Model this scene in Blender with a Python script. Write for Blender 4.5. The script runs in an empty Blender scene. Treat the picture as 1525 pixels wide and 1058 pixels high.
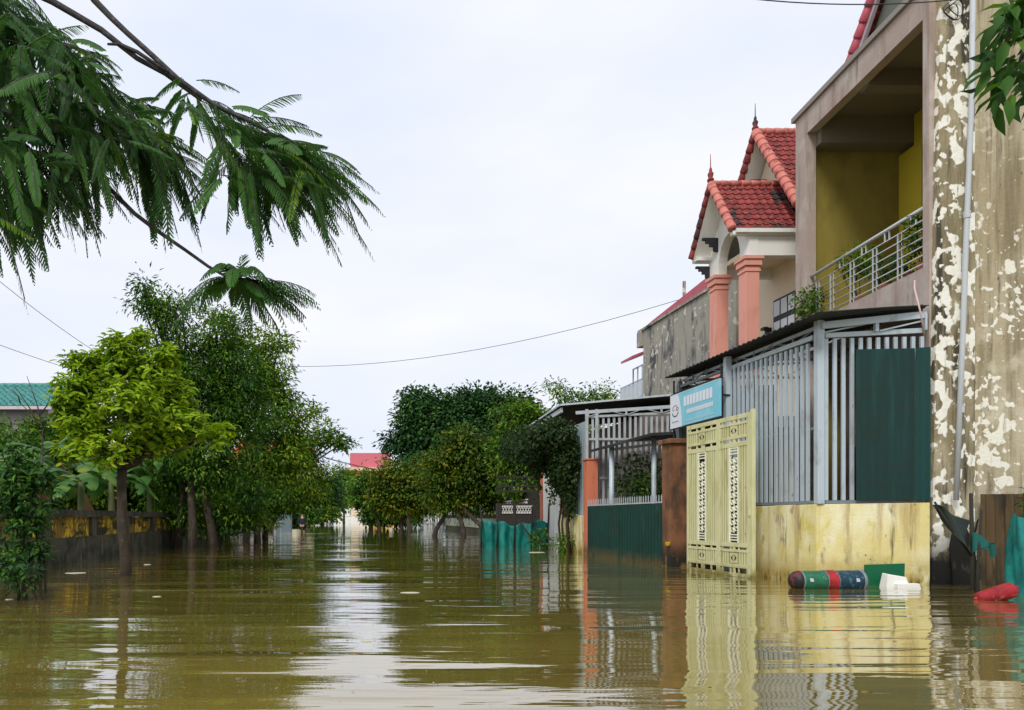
import bpy, math, random
import numpy as np
from mathutils import Vector, Matrix
random.seed(7); RNG = np.random.default_rng(11)
S = bpy.context.scene
COL = S.collection
R = math.radians

# ------------------------------------------------------------------ camera
FPX, U0, V0 = 1100.0, 505.0, 770.0      # focal length and horizon point in photo pixels (1525 x 1058)
cd = bpy.data.cameras.new('camera'); cam = bpy.data.objects.new('camera', cd); COL.objects.link(cam)
cam.location = (0, 0, 1.0); cam.rotation_euler = (R(90), 0, 0)
cd.sensor_width = 36; cd.lens = 36 * FPX / 1525
cd.shift_x = (762.5 - U0) / 1525; cd.shift_y = (V0 - 529) / 1525
cd.clip_start = 0.05; cd.clip_end = 3000
S.camera = cam
S.render.resolution_x, S.render.resolution_y = 1024, 710

# ------------------------------------------------------------------ world, sun, exposure
SUN_EL, SUN_AZ = 44, 212
w = bpy.data.worlds.new('World'); S.world = w; w.use_nodes = True
nt = w.node_tree; nt.nodes.clear()
out = nt.nodes.new('ShaderNodeOutputWorld'); bg = nt.nodes.new('ShaderNodeBackground')
sky = nt.nodes.new('ShaderNodeTexSky'); sky.sky_type = 'NISHITA'; sky.sun_disc = False
sky.sun_elevation = R(SUN_EL); sky.sun_rotation = R(SUN_AZ); sky.dust_density = 4; sky.air_density = 1.4
tc = nt.nodes.new('ShaderNodeTexCoord'); mp = nt.nodes.new('ShaderNodeMapping'); mp.inputs['Scale'].default_value = (1.2, 1.2, 3.2)
nz = nt.nodes.new('ShaderNodeTexNoise'); nz.inputs['Scale'].default_value = 2.1; nz.inputs['Detail'].default_value = 4; nz.inputs['Roughness'].default_value = .45
cr = nt.nodes.new('ShaderNodeValToRGB')
cr.color_ramp.elements[0].position = .30; cr.color_ramp.elements[0].color = (.745, .815, .965, 1)
cr.color_ramp.elements[1].position = .68; cr.color_ramp.elements[1].color = (.93, .935, .985, 1)
vm = nt.nodes.new('ShaderNodeVectorMath'); vm.operation = 'SCALE'; vm.inputs['Scale'].default_value = 11.0
mx = nt.nodes.new('ShaderNodeMix'); mx.data_type = 'RGBA'; mx.inputs[0].default_value = .94
nt.links.new(tc.outputs['Generated'], mp.inputs[0]); nt.links.new(mp.outputs[0], nz.inputs['Vector'])
nt.links.new(nz.outputs[0], cr.inputs[0]); nt.links.new(cr.outputs[0], vm.inputs[0])
nt.links.new(sky.outputs[0], mx.inputs[6]); nt.links.new(vm.outputs[0], mx.inputs[7])
nt.links.new(mx.outputs[2], bg.inputs[0]); bg.inputs[1].default_value = .10
nt.links.new(bg.outputs[0], out.inputs[0])
sd = bpy.data.lights.new('sun', 'SUN'); sd.energy = 2.2; sd.angle = R(16); sd.color = (1, .965, .9)
so = bpy.data.objects.new('sun', sd); COL.objects.link(so)
az = R(SUN_AZ); el = R(SUN_EL)
sdir = Vector((math.sin(az) * math.cos(el), math.cos(az) * math.cos(el), math.sin(el)))
so.rotation_euler = (-sdir).to_track_quat('-Z', 'Y').to_euler(); so.location = (0, -10, 30)
S.view_settings.view_transform = 'Standard'; S.view_settings.look = 'None'
S.view_settings.exposure = 0.0; S.view_settings.gamma = 1
S.render.engine = 'CYCLES'
S.cycles.max_bounces = 6; S.cycles.transparent_max_bounces = 4

# ------------------------------------------------------------------ helpers
def PY(u, v, Y):                       # a photo pixel at depth Y -> world
    s = FPX / Y
    return Vector(((u - U0) / s, Y, 1 + (V0 - v) / s))
def PX(u, v, X):                       # a photo pixel on a plane parallel to the street
    s = (u - U0) / X
    return Vector((X, FPX / s, 1 + (V0 - v) / s))
def V(*a): return Vector(a)

def wloc(o):
    l = Vector((0, 0, 0))
    while o is not None: l += o.location; o = o.parent
    return l
def tag(o, label=None, cat=None, group=None, kind=None):
    if label: o['label'] = label
    if cat: o['category'] = cat
    if group: o['group'] = group
    if kind: o['kind'] = kind
    return o
def empty(name, loc, label=None, cat=None, group=None):
    o = bpy.data.objects.new(name, None); COL.objects.link(o); o.location = loc; o.empty_display_size = .2
    return tag(o, label, cat, group)
def link(name, me, mats, parent, loc):
    for m in (mats if isinstance(mats, (list, tuple)) else [mats]): me.materials.append(m)
    o = bpy.data.objects.new(name, me); COL.objects.link(o)
    if parent is not None: o.parent = parent
    else: o.location = loc
    return o
def dup(o, parent=None):
    c = o.copy(); COL.objects.link(c); c.parent = parent
    for ch in list(o.children): dup(ch, c)
    return c

class MB:
    def __init__(s): s.v = []; s.f = []; s.mi = []; s.cur = 0
    def add(s, vs, fs):
        n = len(s.v); s.v += [Vector(p) for p in vs]; s.f += [tuple(i + n for i in f) for f in fs]; s.mi += [s.cur] * len(fs)
        return s
    def box(s, a, b):
        x0, y0, z0 = [min(a[i], b[i]) for i in range(3)]; x1, y1, z1 = [max(a[i], b[i]) for i in range(3)]
        return s.add([(x0,y0,z0),(x1,y0,z0),(x1,y1,z0),(x0,y1,z0),(x0,y0,z1),(x1,y0,z1),(x1,y1,z1),(x0,y1,z1)],
                     [(0,3,2,1),(4,5,6,7),(0,1,5,4),(1,2,6,5),(2,3,7,6),(3,0,4,7)])
    def hexa(s, b, t):                 # 4 bottom, 4 top corners
        return s.add(list(b) + list(t), [(0,3,2,1),(4,5,6,7),(0,1,5,4),(1,2,6,5),(2,3,7,6),(3,0,4,7)])
    def bar(s, p, q, w_, h_, up=(0,0,1)):
        p = Vector(p); q = Vector(q); d = (q - p).normalized(); up = Vector(up)
        if abs(d.dot(up)) > .98: up = Vector((0,1,0)) if abs(d.y) < .9 else Vector((1,0,0))
        a = d.cross(up).normalized() * (w_ / 2); b = a.cross(d).normalized() * (h_ / 2)
        return s.add([p-a-b, p+a-b, p+a+b, p-a+b, q-a-b, q+a-b, q+a+b, q-a+b],
                     [(0,1,2,3),(4,7,6,5),(0,4,5,1),(1,5,6,2),(2,6,7,3),(3,7,4,0)])
    def tube(s, pts, r, n=8, cap=True):
        pts = [Vector(p) for p in pts]; rs = r if isinstance(r, (list, tuple)) else [r] * len(pts)
        base = len(s.v); ref = None
        for i, p in enumerate(pts):
            d = (pts[min(i+1, len(pts)-1)] - pts[max(i-1, 0)]).normalized()
            if ref is None:
                ref = d.orthogonal().normalized()
            else:
                ref = (ref - d * ref.dot(d))
                ref = ref.normalized() if ref.length > 1e-6 else d.orthogonal().normalized()
            b = d.cross(ref)
            for k in range(n):
                a = 2 * math.pi * k / n
                s.v.append(p + (ref * math.cos(a) + b * math.sin(a)) * rs[i])
        for i in range(len(pts) - 1):
            for k in range(n):
                a = base + i*n + k; b2 = base + i*n + (k+1) % n
                s.f.append((a, b2, b2 + n, a + n)); s.mi.append(s.cur)
        if cap:
            s.f.append(tuple(base + k for k in reversed(range(n)))); s.mi.append(s.cur)
            e = base + (len(pts)-1)*n; s.f.append(tuple(e + k for k in range(n))); s.mi.append(s.cur)
        return s
    def prism(s, poly, ext):
        n = len(poly); ext = Vector(ext); p = [Vector(q) for q in poly]
        return s.add(p + [q + ext for q in p], [tuple(range(n)), tuple(reversed(range(n, 2*n)))] +
                     [(i, i+n, (i+1) % n + n, (i+1) % n) for i in range(n)])
    def patch(s, fn, nu, nv):
        vs = [fn(i / nu, j / nv) for j in range(nv+1) for i in range(nu+1)]
        return s.add(vs, [(j*(nu+1)+i, j*(nu+1)+i+1, (j+1)*(nu+1)+i+1, (j+1)*(nu+1)+i) for j in range(nv) for i in range(nu)])
    def lathe(s, c, prof, n=16, axis='z'):
        c = Vector(c); base = len(s.v)
        for r_, h_ in prof:
            for k in range(n):
                a = 2*math.pi*k/n; x, y = r_*math.cos(a), r_*math.sin(a)
                s.v.append(c + (Vector((x, y, h_)) if axis == 'z' else Vector((h_, x, y))))
        for i in range(len(prof)-1):
            for k in range(n):
                a = base+i*n+k; b = base+i*n+(k+1) % n
                s.f.append((a, b, b+n, a+n)); s.mi.append(s.cur)
        return s
    def build(s, name, mat, parent=None, smooth=False, bevel=0, solid=0, loc=None):
        if parent is not None: L = wloc(parent)
        elif loc is not None: L = Vector(loc)
        else:
            xs = [p.x for p in s.v]; ys = [p.y for p in s.v]; zs = [p.z for p in s.v]
            L = Vector(((min(xs)+max(xs))/2, (min(ys)+max(ys))/2, min(zs)))
        me = bpy.data.meshes.new(name); me.from_pydata([p - L for p in s.v], [], s.f); me.update()
        if smooth: me.polygons.foreach_set('use_smooth', [True] * len(me.polygons))
        o = link(name, me, mat, parent, L)
        if any(s.mi): me.polygons.foreach_set('material_index', s.mi)
        if solid:
            m = o.modifiers.new('solid', 'SOLIDIFY'); m.thickness = solid; m.offset = 0
        if bevel:
            m = o.modifiers.new('bevel', 'BEVEL'); m.width = bevel; m.segments = 2; m.limit_method = 'ANGLE'
        return o

def build_each(mb, name, mat, parent=None, smooth=False, bevel=0):
    """one object per connected piece"""
    par = list(range(len(mb.v)))
    def find(a):
        while par[a] != a: par[a] = par[par[a]]; a = par[a]
        return a
    for f in mb.f:
        r0 = find(f[0])
        for i in f[1:]: par[find(i)] = r0
    groups = {}
    for k, f in enumerate(mb.f): groups.setdefault(find(f[0]), []).append(f)
    outl = []
    for fs in groups.values():
        ids = sorted({i for f in fs for i in f}); mp_ = {i: k for k, i in enumerate(ids)}
        q = MB(); q.add([mb.v[i] for i in ids], [tuple(mp_[i] for i in f) for f in fs]); outl.append(q.build(name, mat, parent, smooth, bevel))
    return outl

LEAF6 = (np.array([(0,0,0),(-.5,.33,.05),(.5,.33,.05),(0,.36,-.02),(-.42,.68,.02),(.42,.68,.02),(0,.7,-.07),(0,1,-.2)]),
         [(0,3,1),(0,2,3),(1,3,6),(1,6,4),(3,2,5),(3,5,6),(4,6,7),(6,5,7)])
LEAF2 = (np.array([(0,0,0),(-.5,.45,.07),(.5,.45,.07),(0,1,-.12)]), [(0,3,1),(0,2,3)])
def unit(a): return a / np.maximum(np.linalg.norm(a, axis=-1, keepdims=True), 1e-9)
class LB:                              # many real leaves gathered into one crown mesh
    def __init__(s): s.V = []; s.F = []; s.T = []; s.n = 0
    def add(s, P, D, N, L, W, tint, tpl=LEAF2):
        tv, tf = tpl; P = np.asarray(P, float); n = len(P)
        D = unit(np.asarray(D, float)); N = np.asarray(N, float)
        side = unit(np.cross(D, N)); N = np.cross(side, D)
        L = np.broadcast_to(L, (n,))[:, None, None]; W = np.broadcast_to(W, (n,))[:, None, None]
        t = tv[None]
        vs = P[:, None] + side[:, None]*W*t[..., 0:1] + D[:, None]*L*t[..., 1:2] + N[:, None]*L*t[..., 2:3]
        k = len(tv); idx = (np.arange(n)*k)[:, None, None] + np.array(tf)[None] + s.n
        s.V.append(vs.reshape(-1, 3)); s.F.append(idx.reshape(-1, 3))
        s.T.append(np.repeat(np.broadcast_to(tint, (n,)), k)); s.n += n*k
    def build(s, name, mat, parent=None, loc=None):
        Vv = np.concatenate(s.V); F = np.concatenate(s.F); T = np.concatenate(s.T)
        if parent is not None: L = wloc(parent)
        elif loc is not None: L = Vector(loc)
        else:
            mn = Vv.min(0); mxx = Vv.max(0); L = Vector(((mn[0]+mxx[0])/2, (mn[1]+mxx[1])/2, mn[2]))
        Vv = Vv - np.array(L)[None]
        me = bpy.data.meshes.new(name); nf = len(F)
        me.vertices.add(len(Vv)); me.vertices.foreach_set('co', Vv.astype(np.float32).ravel())
        me.loops.add(nf*3); me.loops.foreach_set('vertex_index', F.astype(np.int32).ravel())
        me.polygons.add(nf); me.polygons.foreach_set('loop_start', np.arange(0, nf*3, 3, dtype=np.int32))
        me.polygons.foreach_set('loop_total', np.full(nf, 3, dtype=np.int32))
        a = me.attributes.new('tint', 'FLOAT', 'POINT'); a.data.foreach_set('value', T.astype(np.float32))
        me.update(calc_edges=True); me.validate()
        return link(name, me, mat, parent, L)

# ------------------------------------------------------------------ materials
def mat(name, base, rough=.8, layers=(), bump=0, bscale=25, metallic=0, spec=.3, coat=0, relief=0):
    m = bpy.data.materials.new(name); m.use_nodes = True; t = m.node_tree; b = t.nodes['Principled BSDF']
    b.inputs['Roughness'].default_value = rough; b.inputs['Metallic'].default_value = metallic
    b.inputs['Specular IOR Level'].default_value = spec; b.inputs['Coat Weight'].default_value = coat
    g = t.nodes.new('ShaderNodeNewGeometry'); cur = None
    rgb = t.nodes.new('ShaderNodeRGB'); rgb.outputs[0].default_value = (*base, 1); cur = rgb.outputs[0]
    for Lr in layers:
        col, sc, lo, hi = Lr[:4]; kind = Lr[4] if len(Lr) > 4 else 'noise'; zm = Lr[5] if len(Lr) > 5 else None
        mpn = t.nodes.new('ShaderNodeMapping'); mpn.inputs['Scale'].default_value = sc
        mpn.inputs['Location'].default_value = (random.random()*9, random.random()*9, random.random()*9) if kind != 'blob' else (sc[0], 2.4, sc[2])
        t.links.new(g.outputs['Position'], mpn.inputs[0])
        if kind == 'noise':
            n = t.nodes.new('ShaderNodeTexNoise'); n.inputs['Scale'].default_value = 1; n.inputs['Detail'].default_value = 7; n.inputs['Roughness'].default_value = .6
            t.links.new(mpn.outputs[0], n.inputs['Vector']); val = n.outputs[0]
        elif kind == 'blob':
            n = t.nodes.new('ShaderNodeTexNoise'); n.inputs['Scale'].default_value = 1; n.inputs['Detail'].default_value = 3.2; n.inputs['Roughness'].default_value = .42; n.inputs['Distortion'].default_value = .12
            t.links.new(mpn.outputs[0], n.inputs['Vector']); val = n.outputs[0]
        elif kind == 'soft':
            n = t.nodes.new('ShaderNodeTexNoise'); n.inputs['Scale'].default_value = 1; n.inputs['Detail'].default_value = 2.2; n.inputs['Roughness'].default_value = .45; n.inputs['Distortion'].default_value = .5
            t.links.new(mpn.outputs[0], n.inputs['Vector']); val = n.outputs[0]
        else:
            n = t.nodes.new('ShaderNodeTexVoronoi'); n.feature = 'SMOOTH_F1'; n.inputs['Scale'].default_value = 1; n.inputs['Smoothness'].default_value = .3
            n2 = t.nodes.new('ShaderNodeTexNoise'); n2.inputs['Scale'].default_value = 2.3; n2.inputs['Detail'].default_value = 4
            t.links.new(mpn.outputs[0], n2.inputs['Vector'])
            ad = t.nodes.new('ShaderNodeMix'); ad.data_type = 'RGBA'; ad.blend_type = 'ADD'; ad.inputs[0].default_value = .55
            t.links.new(mpn.outputs[0], ad.inputs[6]); t.links.new(n2.outputs['Color'], ad.inputs[7])
            t.links.new(ad.outputs[2], n.inputs['Vector'])
            iv = t.nodes.new('ShaderNodeMath'); iv.operation = 'SUBTRACT'; iv.inputs[0].default_value = 1; t.links.new(n.outputs['Distance'], iv.inputs[1]); val = iv.outputs[0]
        mr = t.nodes.new('ShaderNodeMapRange'); mr.inputs[1].default_value = lo; mr.inputs[2].default_value = hi; mr.interpolation_type = 'SMOOTHSTEP'
        t.links.new(val, mr.inputs[0]); fac = mr.outputs[0]
        if len(Lr) > 6:
            mk = Lr[6]; mp2 = t.nodes.new('ShaderNodeMapping'); mp2.inputs['Scale'].default_value = mk[0]; mp2.inputs['Location'].default_value = (3.3,1.1,5.2)
            t.links.new(g.outputs['Position'], mp2.inputs[0]); nk = t.nodes.new('ShaderNodeTexNoise'); nk.inputs['Scale'].default_value = 1; nk.inputs['Detail'].default_value = 2
            t.links.new(mp2.outputs[0], nk.inputs['Vector']); mk2 = t.nodes.new('ShaderNodeMapRange'); mk2.inputs[1].default_value = mk[1]; mk2.inputs[2].default_value = mk[2]; t.links.new(nk.outputs[0], mk2.inputs[0])
            # the mask lowers the threshold instead of fading the patch
            sb_ = t.nodes.new('ShaderNodeMath'); sb_.operation = 'MULTIPLY_ADD'; sb_.inputs[1].default_value = .22; sb_.inputs[2].default_value = -.16
            t.links.new(mk2.outputs[0], sb_.inputs[0]); ad2 = t.nodes.new('ShaderNodeMath'); t.links.new(val, ad2.inputs[0]); t.links.new(sb_.outputs[0], ad2.inputs[1]); t.links.new(ad2.outputs[0], mr.inputs[0])
        if zm:
            sx = t.nodes.new('ShaderNodeSeparateXYZ'); t.links.new(g.outputs['Position'], sx.inputs[0])
            ax = 2 if len(zm) < 3 else zm[2]
            nn = t.nodes.new('ShaderNodeTexNoise'); nn.inputs['Scale'].default_value = 2.5; nn.inputs['Detail'].default_value = 5; t.links.new(g.outputs['Position'], nn.inputs['Vector'])
            ma = t.nodes.new('ShaderNodeMath'); ma.operation = 'MULTIPLY_ADD'; ma.inputs[1].default_value = .9 * abs(zm[1]-zm[0]) if len(zm) < 3 else .25
            t.links.new(nn.outputs[0], ma.inputs[0]); t.links.new(sx.outputs[ax], ma.inputs[2])
            m2 = t.nodes.new('ShaderNodeMapRange'); off = .45 * abs(zm[1]-zm[0]) if len(zm) < 3 else .12
            m2.inputs[1].default_value = zm[0] + off; m2.inputs[2].default_value = zm[1] + off
            m2.inputs[3].default_value = 1; m2.inputs[4].default_value = 0
            t.links.new(ma.outputs[0], m2.inputs[0])
            mu = t.nodes.new('ShaderNodeMath'); mu.operation = 'MULTIPLY'; t.links.new(fac, mu.inputs[0]); t.links.new(m2.outputs[0], mu.inputs[1]); fac = mu.outputs[0]
        mix = t.nodes.new('ShaderNodeMix'); mix.data_type = 'RGBA'; t.links.new(fac, mix.inputs[0]); t.links.new(cur, mix.inputs[6]); mix.inputs[7].default_value = (*col, 1)
        cur = mix.outputs[2]
    t.links.new(cur, b.inputs['Base Color'])
    if bump:
        n = t.nodes.new('ShaderNodeTexNoise'); n.inputs['Scale'].default_value = bscale; n.inputs['Detail'].default_value = 6
        t.links.new(g.outputs['Position'], n.inputs['Vector'])
        bp = t.nodes.new('ShaderNodeBump'); bp.inputs['Strength'].default_value = bump; bp.inputs['Distance'].default_value = .02
        t.links.new(n.outputs[0], bp.inputs['Height']); t.links.new(bp.outputs[0], b.inputs['Normal'])
        if relief:                       # flakes of limewash stand proud of the bare render
            bw = t.nodes.new('ShaderNodeRGBToBW'); t.links.new(cur, bw.inputs[0]); b2 = t.nodes.new('ShaderNodeBump'); b2.inputs['Strength'].default_value = relief; b2.inputs['Distance'].default_value = .03
            t.links.new(bw.outputs[0], b2.inputs['Height']); t.links.new(bp.outputs[0], b2.inputs['Normal']); t.links.new(b2.outputs[0], b.inputs['Normal'])
    return m
def leafmat(name, c0, c1, c2, rough=.45, trans=.3, p1=.5):
    m = bpy.data.materials.new(name); m.use_nodes = True; t = m.node_tree; b = t.nodes['Principled BSDF']
    b.inputs['Roughness'].default_value = rough+.08; b.inputs['Specular IOR Level'].default_value = .2
    a = t.nodes.new('ShaderNodeAttribute'); a.attribute_name = 'tint'
    c = t.nodes.new('ShaderNodeValToRGB'); e = c.color_ramp.elements; e[0].color = (*c0, 1); e[1].color = (*c2, 1)
    k = e.new(p1); k.color = (*c1, 1)
    t.links.new(a.outputs['Fac'], c.inputs[0]); t.links.new(c.outputs[0], b.inputs['Base Color'])
    tr = t.nodes.new('ShaderNodeBsdfTranslucent'); t.links.new(c.outputs[0], tr.inputs[0])
    ms = t.nodes.new('ShaderNodeMixShader'); ms.inputs[0].default_value = trans
    o = t.nodes['Material Output']; t.links.new(b.outputs[0], ms.inputs[1]); t.links.new(tr.outputs[0], ms.inputs[2]); t.links.new(ms.outputs[0], o.inputs[0])
    return m

M = {}
M['yellow_wall'] = mat('stained yellow render', (.74,.64,.28), .85, [
    ((.82,.78,.52), (1.6,1.6,.9), .42,.62), ((.50,.38,.17), (5,5,.5), .48,.70), ((.62,.52,.10), (2.5,2.5,1.2), .55,.7), ((.30,.24,.15), (4.2,4.2,1.7), .57,.70),
    ((.11,.085,.04), (9,9,.7), .58,.74), ((.16,.13,.10), (6,6,5), .66,.72), ((.42,.30,.07), (2,2,2), .30,.5, 'noise', (.02,.45)), ((.07,.06,.02),(14,14,3),.45,.62,'noise',(.0,.16)) ], .35, 30)
M['peel'] = mat('peeling limewash over grey render', (.37,.31,.19), .92, [
    ((.50,.44,.31), (.9,.9,.5), .40,.62), ((.20,.165,.095), (3.0,3.0,.22), .50,.70), ((.24,.20,.12), (18,18,.8), .50,.72),
    ((.11,.095,.07), (2.0,2.0,.30), .58,.74), ((.58,.53,.40), (2.2,2.2,1.8), .50,.68, 'noise', (2.6,5.8)),
    ((.60,.56,.44), (5.6,5.6,6.0), .555,.585, 'blob', (4.6,6.2), ((.8,.8,.9), .35,.6)),
    ((.80,.78,.67), (5.6,5.6,6.0), .562,.59, 'blob', (4.6,6.2), ((.8,.8,.9), .35,.6)), ((.80,.78,.66), (9.5,9.5,9.0), .585,.615, 'blob', (4.2,7.4), ((.9,.9,.9), .3,.6)),
    ((.20,.17,.11), (9,9,.9), .58,.74), ((.09,.08,.06), (14,14,5), .63,.72)], .5, 18, relief=.35)
M['peel_column'] = mat('peeling limewash on column', (.27,.23,.135), .92, [
    ((.42,.36,.24), (2,2,1.2), .42,.62), ((.06,.052,.04), (6,6,.45), .47,.64), ((.10,.09,.075), (20,20,2), .55,.72),
    ((.56,.52,.40), (5.2,5.2,4.2), .55,.58, 'blob', None, ((1.5,1.5,1.1), .25,.55)),
    ((.84,.83,.74), (5.2,5.2,4.2), .57,.595, 'blob', None, ((1.5,1.5,1.1), .25,.55)), ((.80,.79,.70), (9,9,8), .60,.63, 'blob'),
    ((.10,.09,.07), (12,12,1.2), .60,.72), ((.012,.012,.01), (3,3,2.2), .25,.42, 'noise', (.35,.95))], .5, 18, relief=.35)
M['mould'] = mat('black mould patch', (.012,.012,.010), .9, [((.06,.055,.045),(9,9,4),.55,.7)])
M['pink'] = mat('pinkish cement render', (.42,.335,.29), .85, [((.50,.43,.38),(1.5,1.5,1.5),.45,.65), ((.31,.24,.20),(5,5,.7),.50,.72), ((.20,.17,.15),(9,9,.8),.62,.76)], .25, 40)
M['cap'] = mat('concrete cap', (.30,.27,.25), .9)
M['olive'] = mat('mustard paint shaded tone', (.28,.225,.045), .85, [((.22,.175,.04),(2,2,1),.45,.65)])  # same paint as the back wall, with the shade put into the colour
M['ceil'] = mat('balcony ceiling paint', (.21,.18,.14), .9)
M['mustard'] = mat('mustard paint lit tone', (.62,.50,.04), .8)  # same paint as the side wall, street light put into the colour
M['brown_timber'] = mat('dark brown frame', (.06,.035,.03), .6)
M['steel'] = mat('grey painted steel', (.47,.55,.60), .45, [((.34,.38,.40),(5,5,2),.5,.7), ((.17,.09,.05),(16,16,4),.65,.73)], metallic=.1)
M['steel_light'] = mat('pale grey painted steel', (.46,.51,.53), .45, [((.33,.35,.36),(5,5,2),.5,.7)], metallic=.1)
M['rail_metal'] = mat('brushed rail metal', (.55,.58,.58), .35, metallic=.35)
M['truss'] = mat('dull grey truss steel', (.20,.23,.25), .55, metallic=.1)
M['roof_dark'] = mat('weathered dark sheet', (.035,.04,.042), .6, [((.08,.08,.075),(2,2,2),.5,.7)], metallic=.2)
M['green_sheet'] = mat('dark green sheet', (.005,.034,.030), .55, [((.009,.03,.023),(1.5,1.5,6),.4,.65), ((.008,.055,.048),(7,7,.6),.5,.7)])
M['green_edge'] = mat('teal green sheet', (.004,.045,.040), .5)
M['gate_green'] = mat('dark green gate paint', (.005,.050,.038), .5, [((.010,.035,.028),(2,2,2),.45,.65), ((.06,.08,.05),(7,7,1),.60,.74), ((.09,.075,.03),(4,4,3),.3,.5,'noise',(.03,.25))])
M['cream'] = mat('cream yellow gate paint', (.64,.63,.36), .5, [((.54,.53,.27),(3,3,1.5),.45,.65), ((.36,.30,.12),(10,10,1.2),.56,.74), ((.20,.09,.03),(16,16,5),.66,.74), ((.22,.18,.05),(4,4,3),.3,.5,'noise',(.02,.22))])
M['cream_groove'] = mat('shaded grooves of the gate', (.34,.32,.15), .7)  # shade between the ribs painted as a darker cream
M['cream_pale'] = mat('pale scroll paint', (.80,.80,.62), .5)
M['gate_dark'] = mat('dark slot', (.02,.02,.015), .8)
M['pillar'] = mat('dirty terracotta render', (.24,.105,.05), .85, [((.13,.065,.035),(2,2,1.4),.42,.62), ((.06,.045,.03),(5,5,2),.5,.72), ((.30,.20,.03),(4,4,4),.3,.5,'noise',(.0,.2)), ((.02,.02,.015),(5,5,3),.35,.5,'noise',(.2,.5))], .3, 30)
M['red_pillar'] = mat('orange red paint', (.62,.19,.105), .75, [((.42,.12,.08),(3,3,1),.5,.7), ((.22,.09,.06),(9,9,.8),.58,.74), ((.12,.08,.04),(4,4,3),.3,.5,'noise',(.05,.35))])
M['salmon'] = mat('salmon paint', (.72,.33,.26), .75, [((.62,.27,.21),(2,2,1),.5,.7), ((.42,.20,.15),(9,9,.8),.60,.75)])
M['cream_wall'] = mat('cream house paint', (.78,.67,.50), .8, [((.70,.56,.40),(1.5,1.5,1.5),.5,.7)])
M['white'] = mat('white paint', (.80,.80,.76), .75, [((.68,.68,.64),(3,3,1),.5,.7)])
M['white_plain'] = mat('clean white', (.84,.84,.82), .6)
M['white_wall'] = mat('white panel', (.84,.85,.84), .7, [((.60,.61,.57),(4,4,1),.5,.75), ((.42,.40,.28),(5,5,3),.35,.6,'noise',(.0,.25))])
M['tile'] = mat('red roof tile', (.27,.043,.036), .65, [((.14,.025,.022),(5,5,5),.42,.6), ((.40,.11,.09),(11,11,11),.55,.7), ((.035,.025,.025),(1.6,1.6,1.6),.52,.62)])
M['tile_edge'] = mat('pale red ridge tile', (.58,.19,.15), .6, [((.36,.10,.08),(6,6,6),.5,.65)])
M['tile_teal'] = mat('teal roof tile', (.10,.33,.30), .55, [((.06,.22,.20),(4,4,4),.45,.65), ((.20,.45,.40),(2,2,2),.6,.75)])
M['dark_paint'] = mat('black iron', (.02,.022,.025), .6)
M['grey_concrete'] = mat('weathered grey concrete', (.33,.31,.26), .92, [
    ((.36,.34,.28),(1.2,1.2,1),.45,.65), ((.075,.08,.09),(1.4,1.4,.7),.52,.66), ((.13,.13,.13),(7,7,.8),.52,.72), ((.60,.58,.48),(5,5,4.5),.62,.67,'soft')], .5, 15)
M['red_sheet'] = mat('red metal roof', (.46,.085,.115), .5, [((.36,.07,.09),(3,3,3),.5,.7)])
M['pink_sheet'] = mat('pink metal roof', (.62,.16,.20), .5)
M['orange_wall'] = mat('orange yellow paint', (.78,.47,.14), .8)
M['orange_red'] = mat('orange red roof', (.52,.12,.05), .7)
M['glass'] = mat('dark window glass', (.05,.06,.07), .08, spec=.8)
M['bars'] = mat('pale glazing', (.55,.6,.62), .3)
M['lilac'] = mat('lilac wall paint', (.50,.42,.47), .85, [((.36,.31,.33),(3,3,1),.5,.7)])
M['lilac_white'] = mat('whitish pink render', (.62,.55,.56), .85, [((.35,.33,.28),(3,3,1),.5,.7), ((.1,.1,.07),(4,4,2),.4,.6,'noise',(0,.3))])
M['blue_grey'] = mat('blue grey sheet', (.30,.38,.40), .6)
M['mossy'] = mat('mossy garden wall', (.075,.072,.05), .95, [((.03,.034,.018),(2,2,2),.4,.6), ((.13,.12,.09),(6,6,2),.55,.7)], .5, 15)
M['yellow_paint'] = mat('flaking yellow paint', (.60,.38,.02), .8, [((.20,.13,.02),(5,3,2),.42,.54), ((.035,.03,.015),(2,1.1,3),.47,.56), ((.04,.035,.015),(8,8,3),.54,.66)])
M['bark'] = mat('bark', (.055,.042,.030), .95, [((.12,.10,.08),(6,6,3),.52,.7), ((.03,.03,.02),(10,10,4),.5,.7)], .6, 30)
M['bark_dark'] = mat('dark branch bark', (.055,.05,.05), .9, [((.12,.11,.11),(20,20,20),.5,.7)], .4, 60)
M['net'] = mat('teal net', (.008,.22,.19), .6, [((.008,.12,.11),(6,6,3),.4,.65), ((.04,.32,.28),(9,9,5),.62,.75)])
M['rust'] = mat('rusty brown sheet', (.10,.065,.03), .8, [((.20,.12,.05),(7,7,.8),.5,.7), ((.02,.018,.012),(5,5,.8),.45,.65)])
M['dark_wood'] = mat('wet dark wood', (.03,.028,.02), .8)
M['pipe'] = mat('grey plastic pipe', (.48,.51,.53), .45)
M['foam'] = mat('white foam', (.82,.82,.78), .8)
M['red_plastic'] = mat('red plastic', (.42,.022,.030), .55, [((.24,.018,.02),(9,9,9),.45,.65), ((.50,.18,.15),(13,13,13),.60,.7), ((.10,.05,.03),(9,9,9),.56,.68)])
M['green_plastic'] = mat('green plastic', (.012,.17,.085), .5, [((.03,.11,.06),(5,14,14),.42,.6), ((.10,.11,.07),(9,9,9),.60,.68), ((.35,.36,.30),(16,30,16),.66,.70)])
M['blue_plastic'] = mat('dark blue plastic', (.012,.045,.07), .45, [((.05,.13,.17),(22,22,12),.53,.62), ((.25,.30,.30),(18,30,14),.66,.69)])
M['board_green'] = mat('green board', (.005,.12,.05), .5)
M['black_rubber'] = mat('dark rubber', (.02,.018,.018), .5, [((.14,.03,.03),(8,8,8),.55,.65)])
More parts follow.
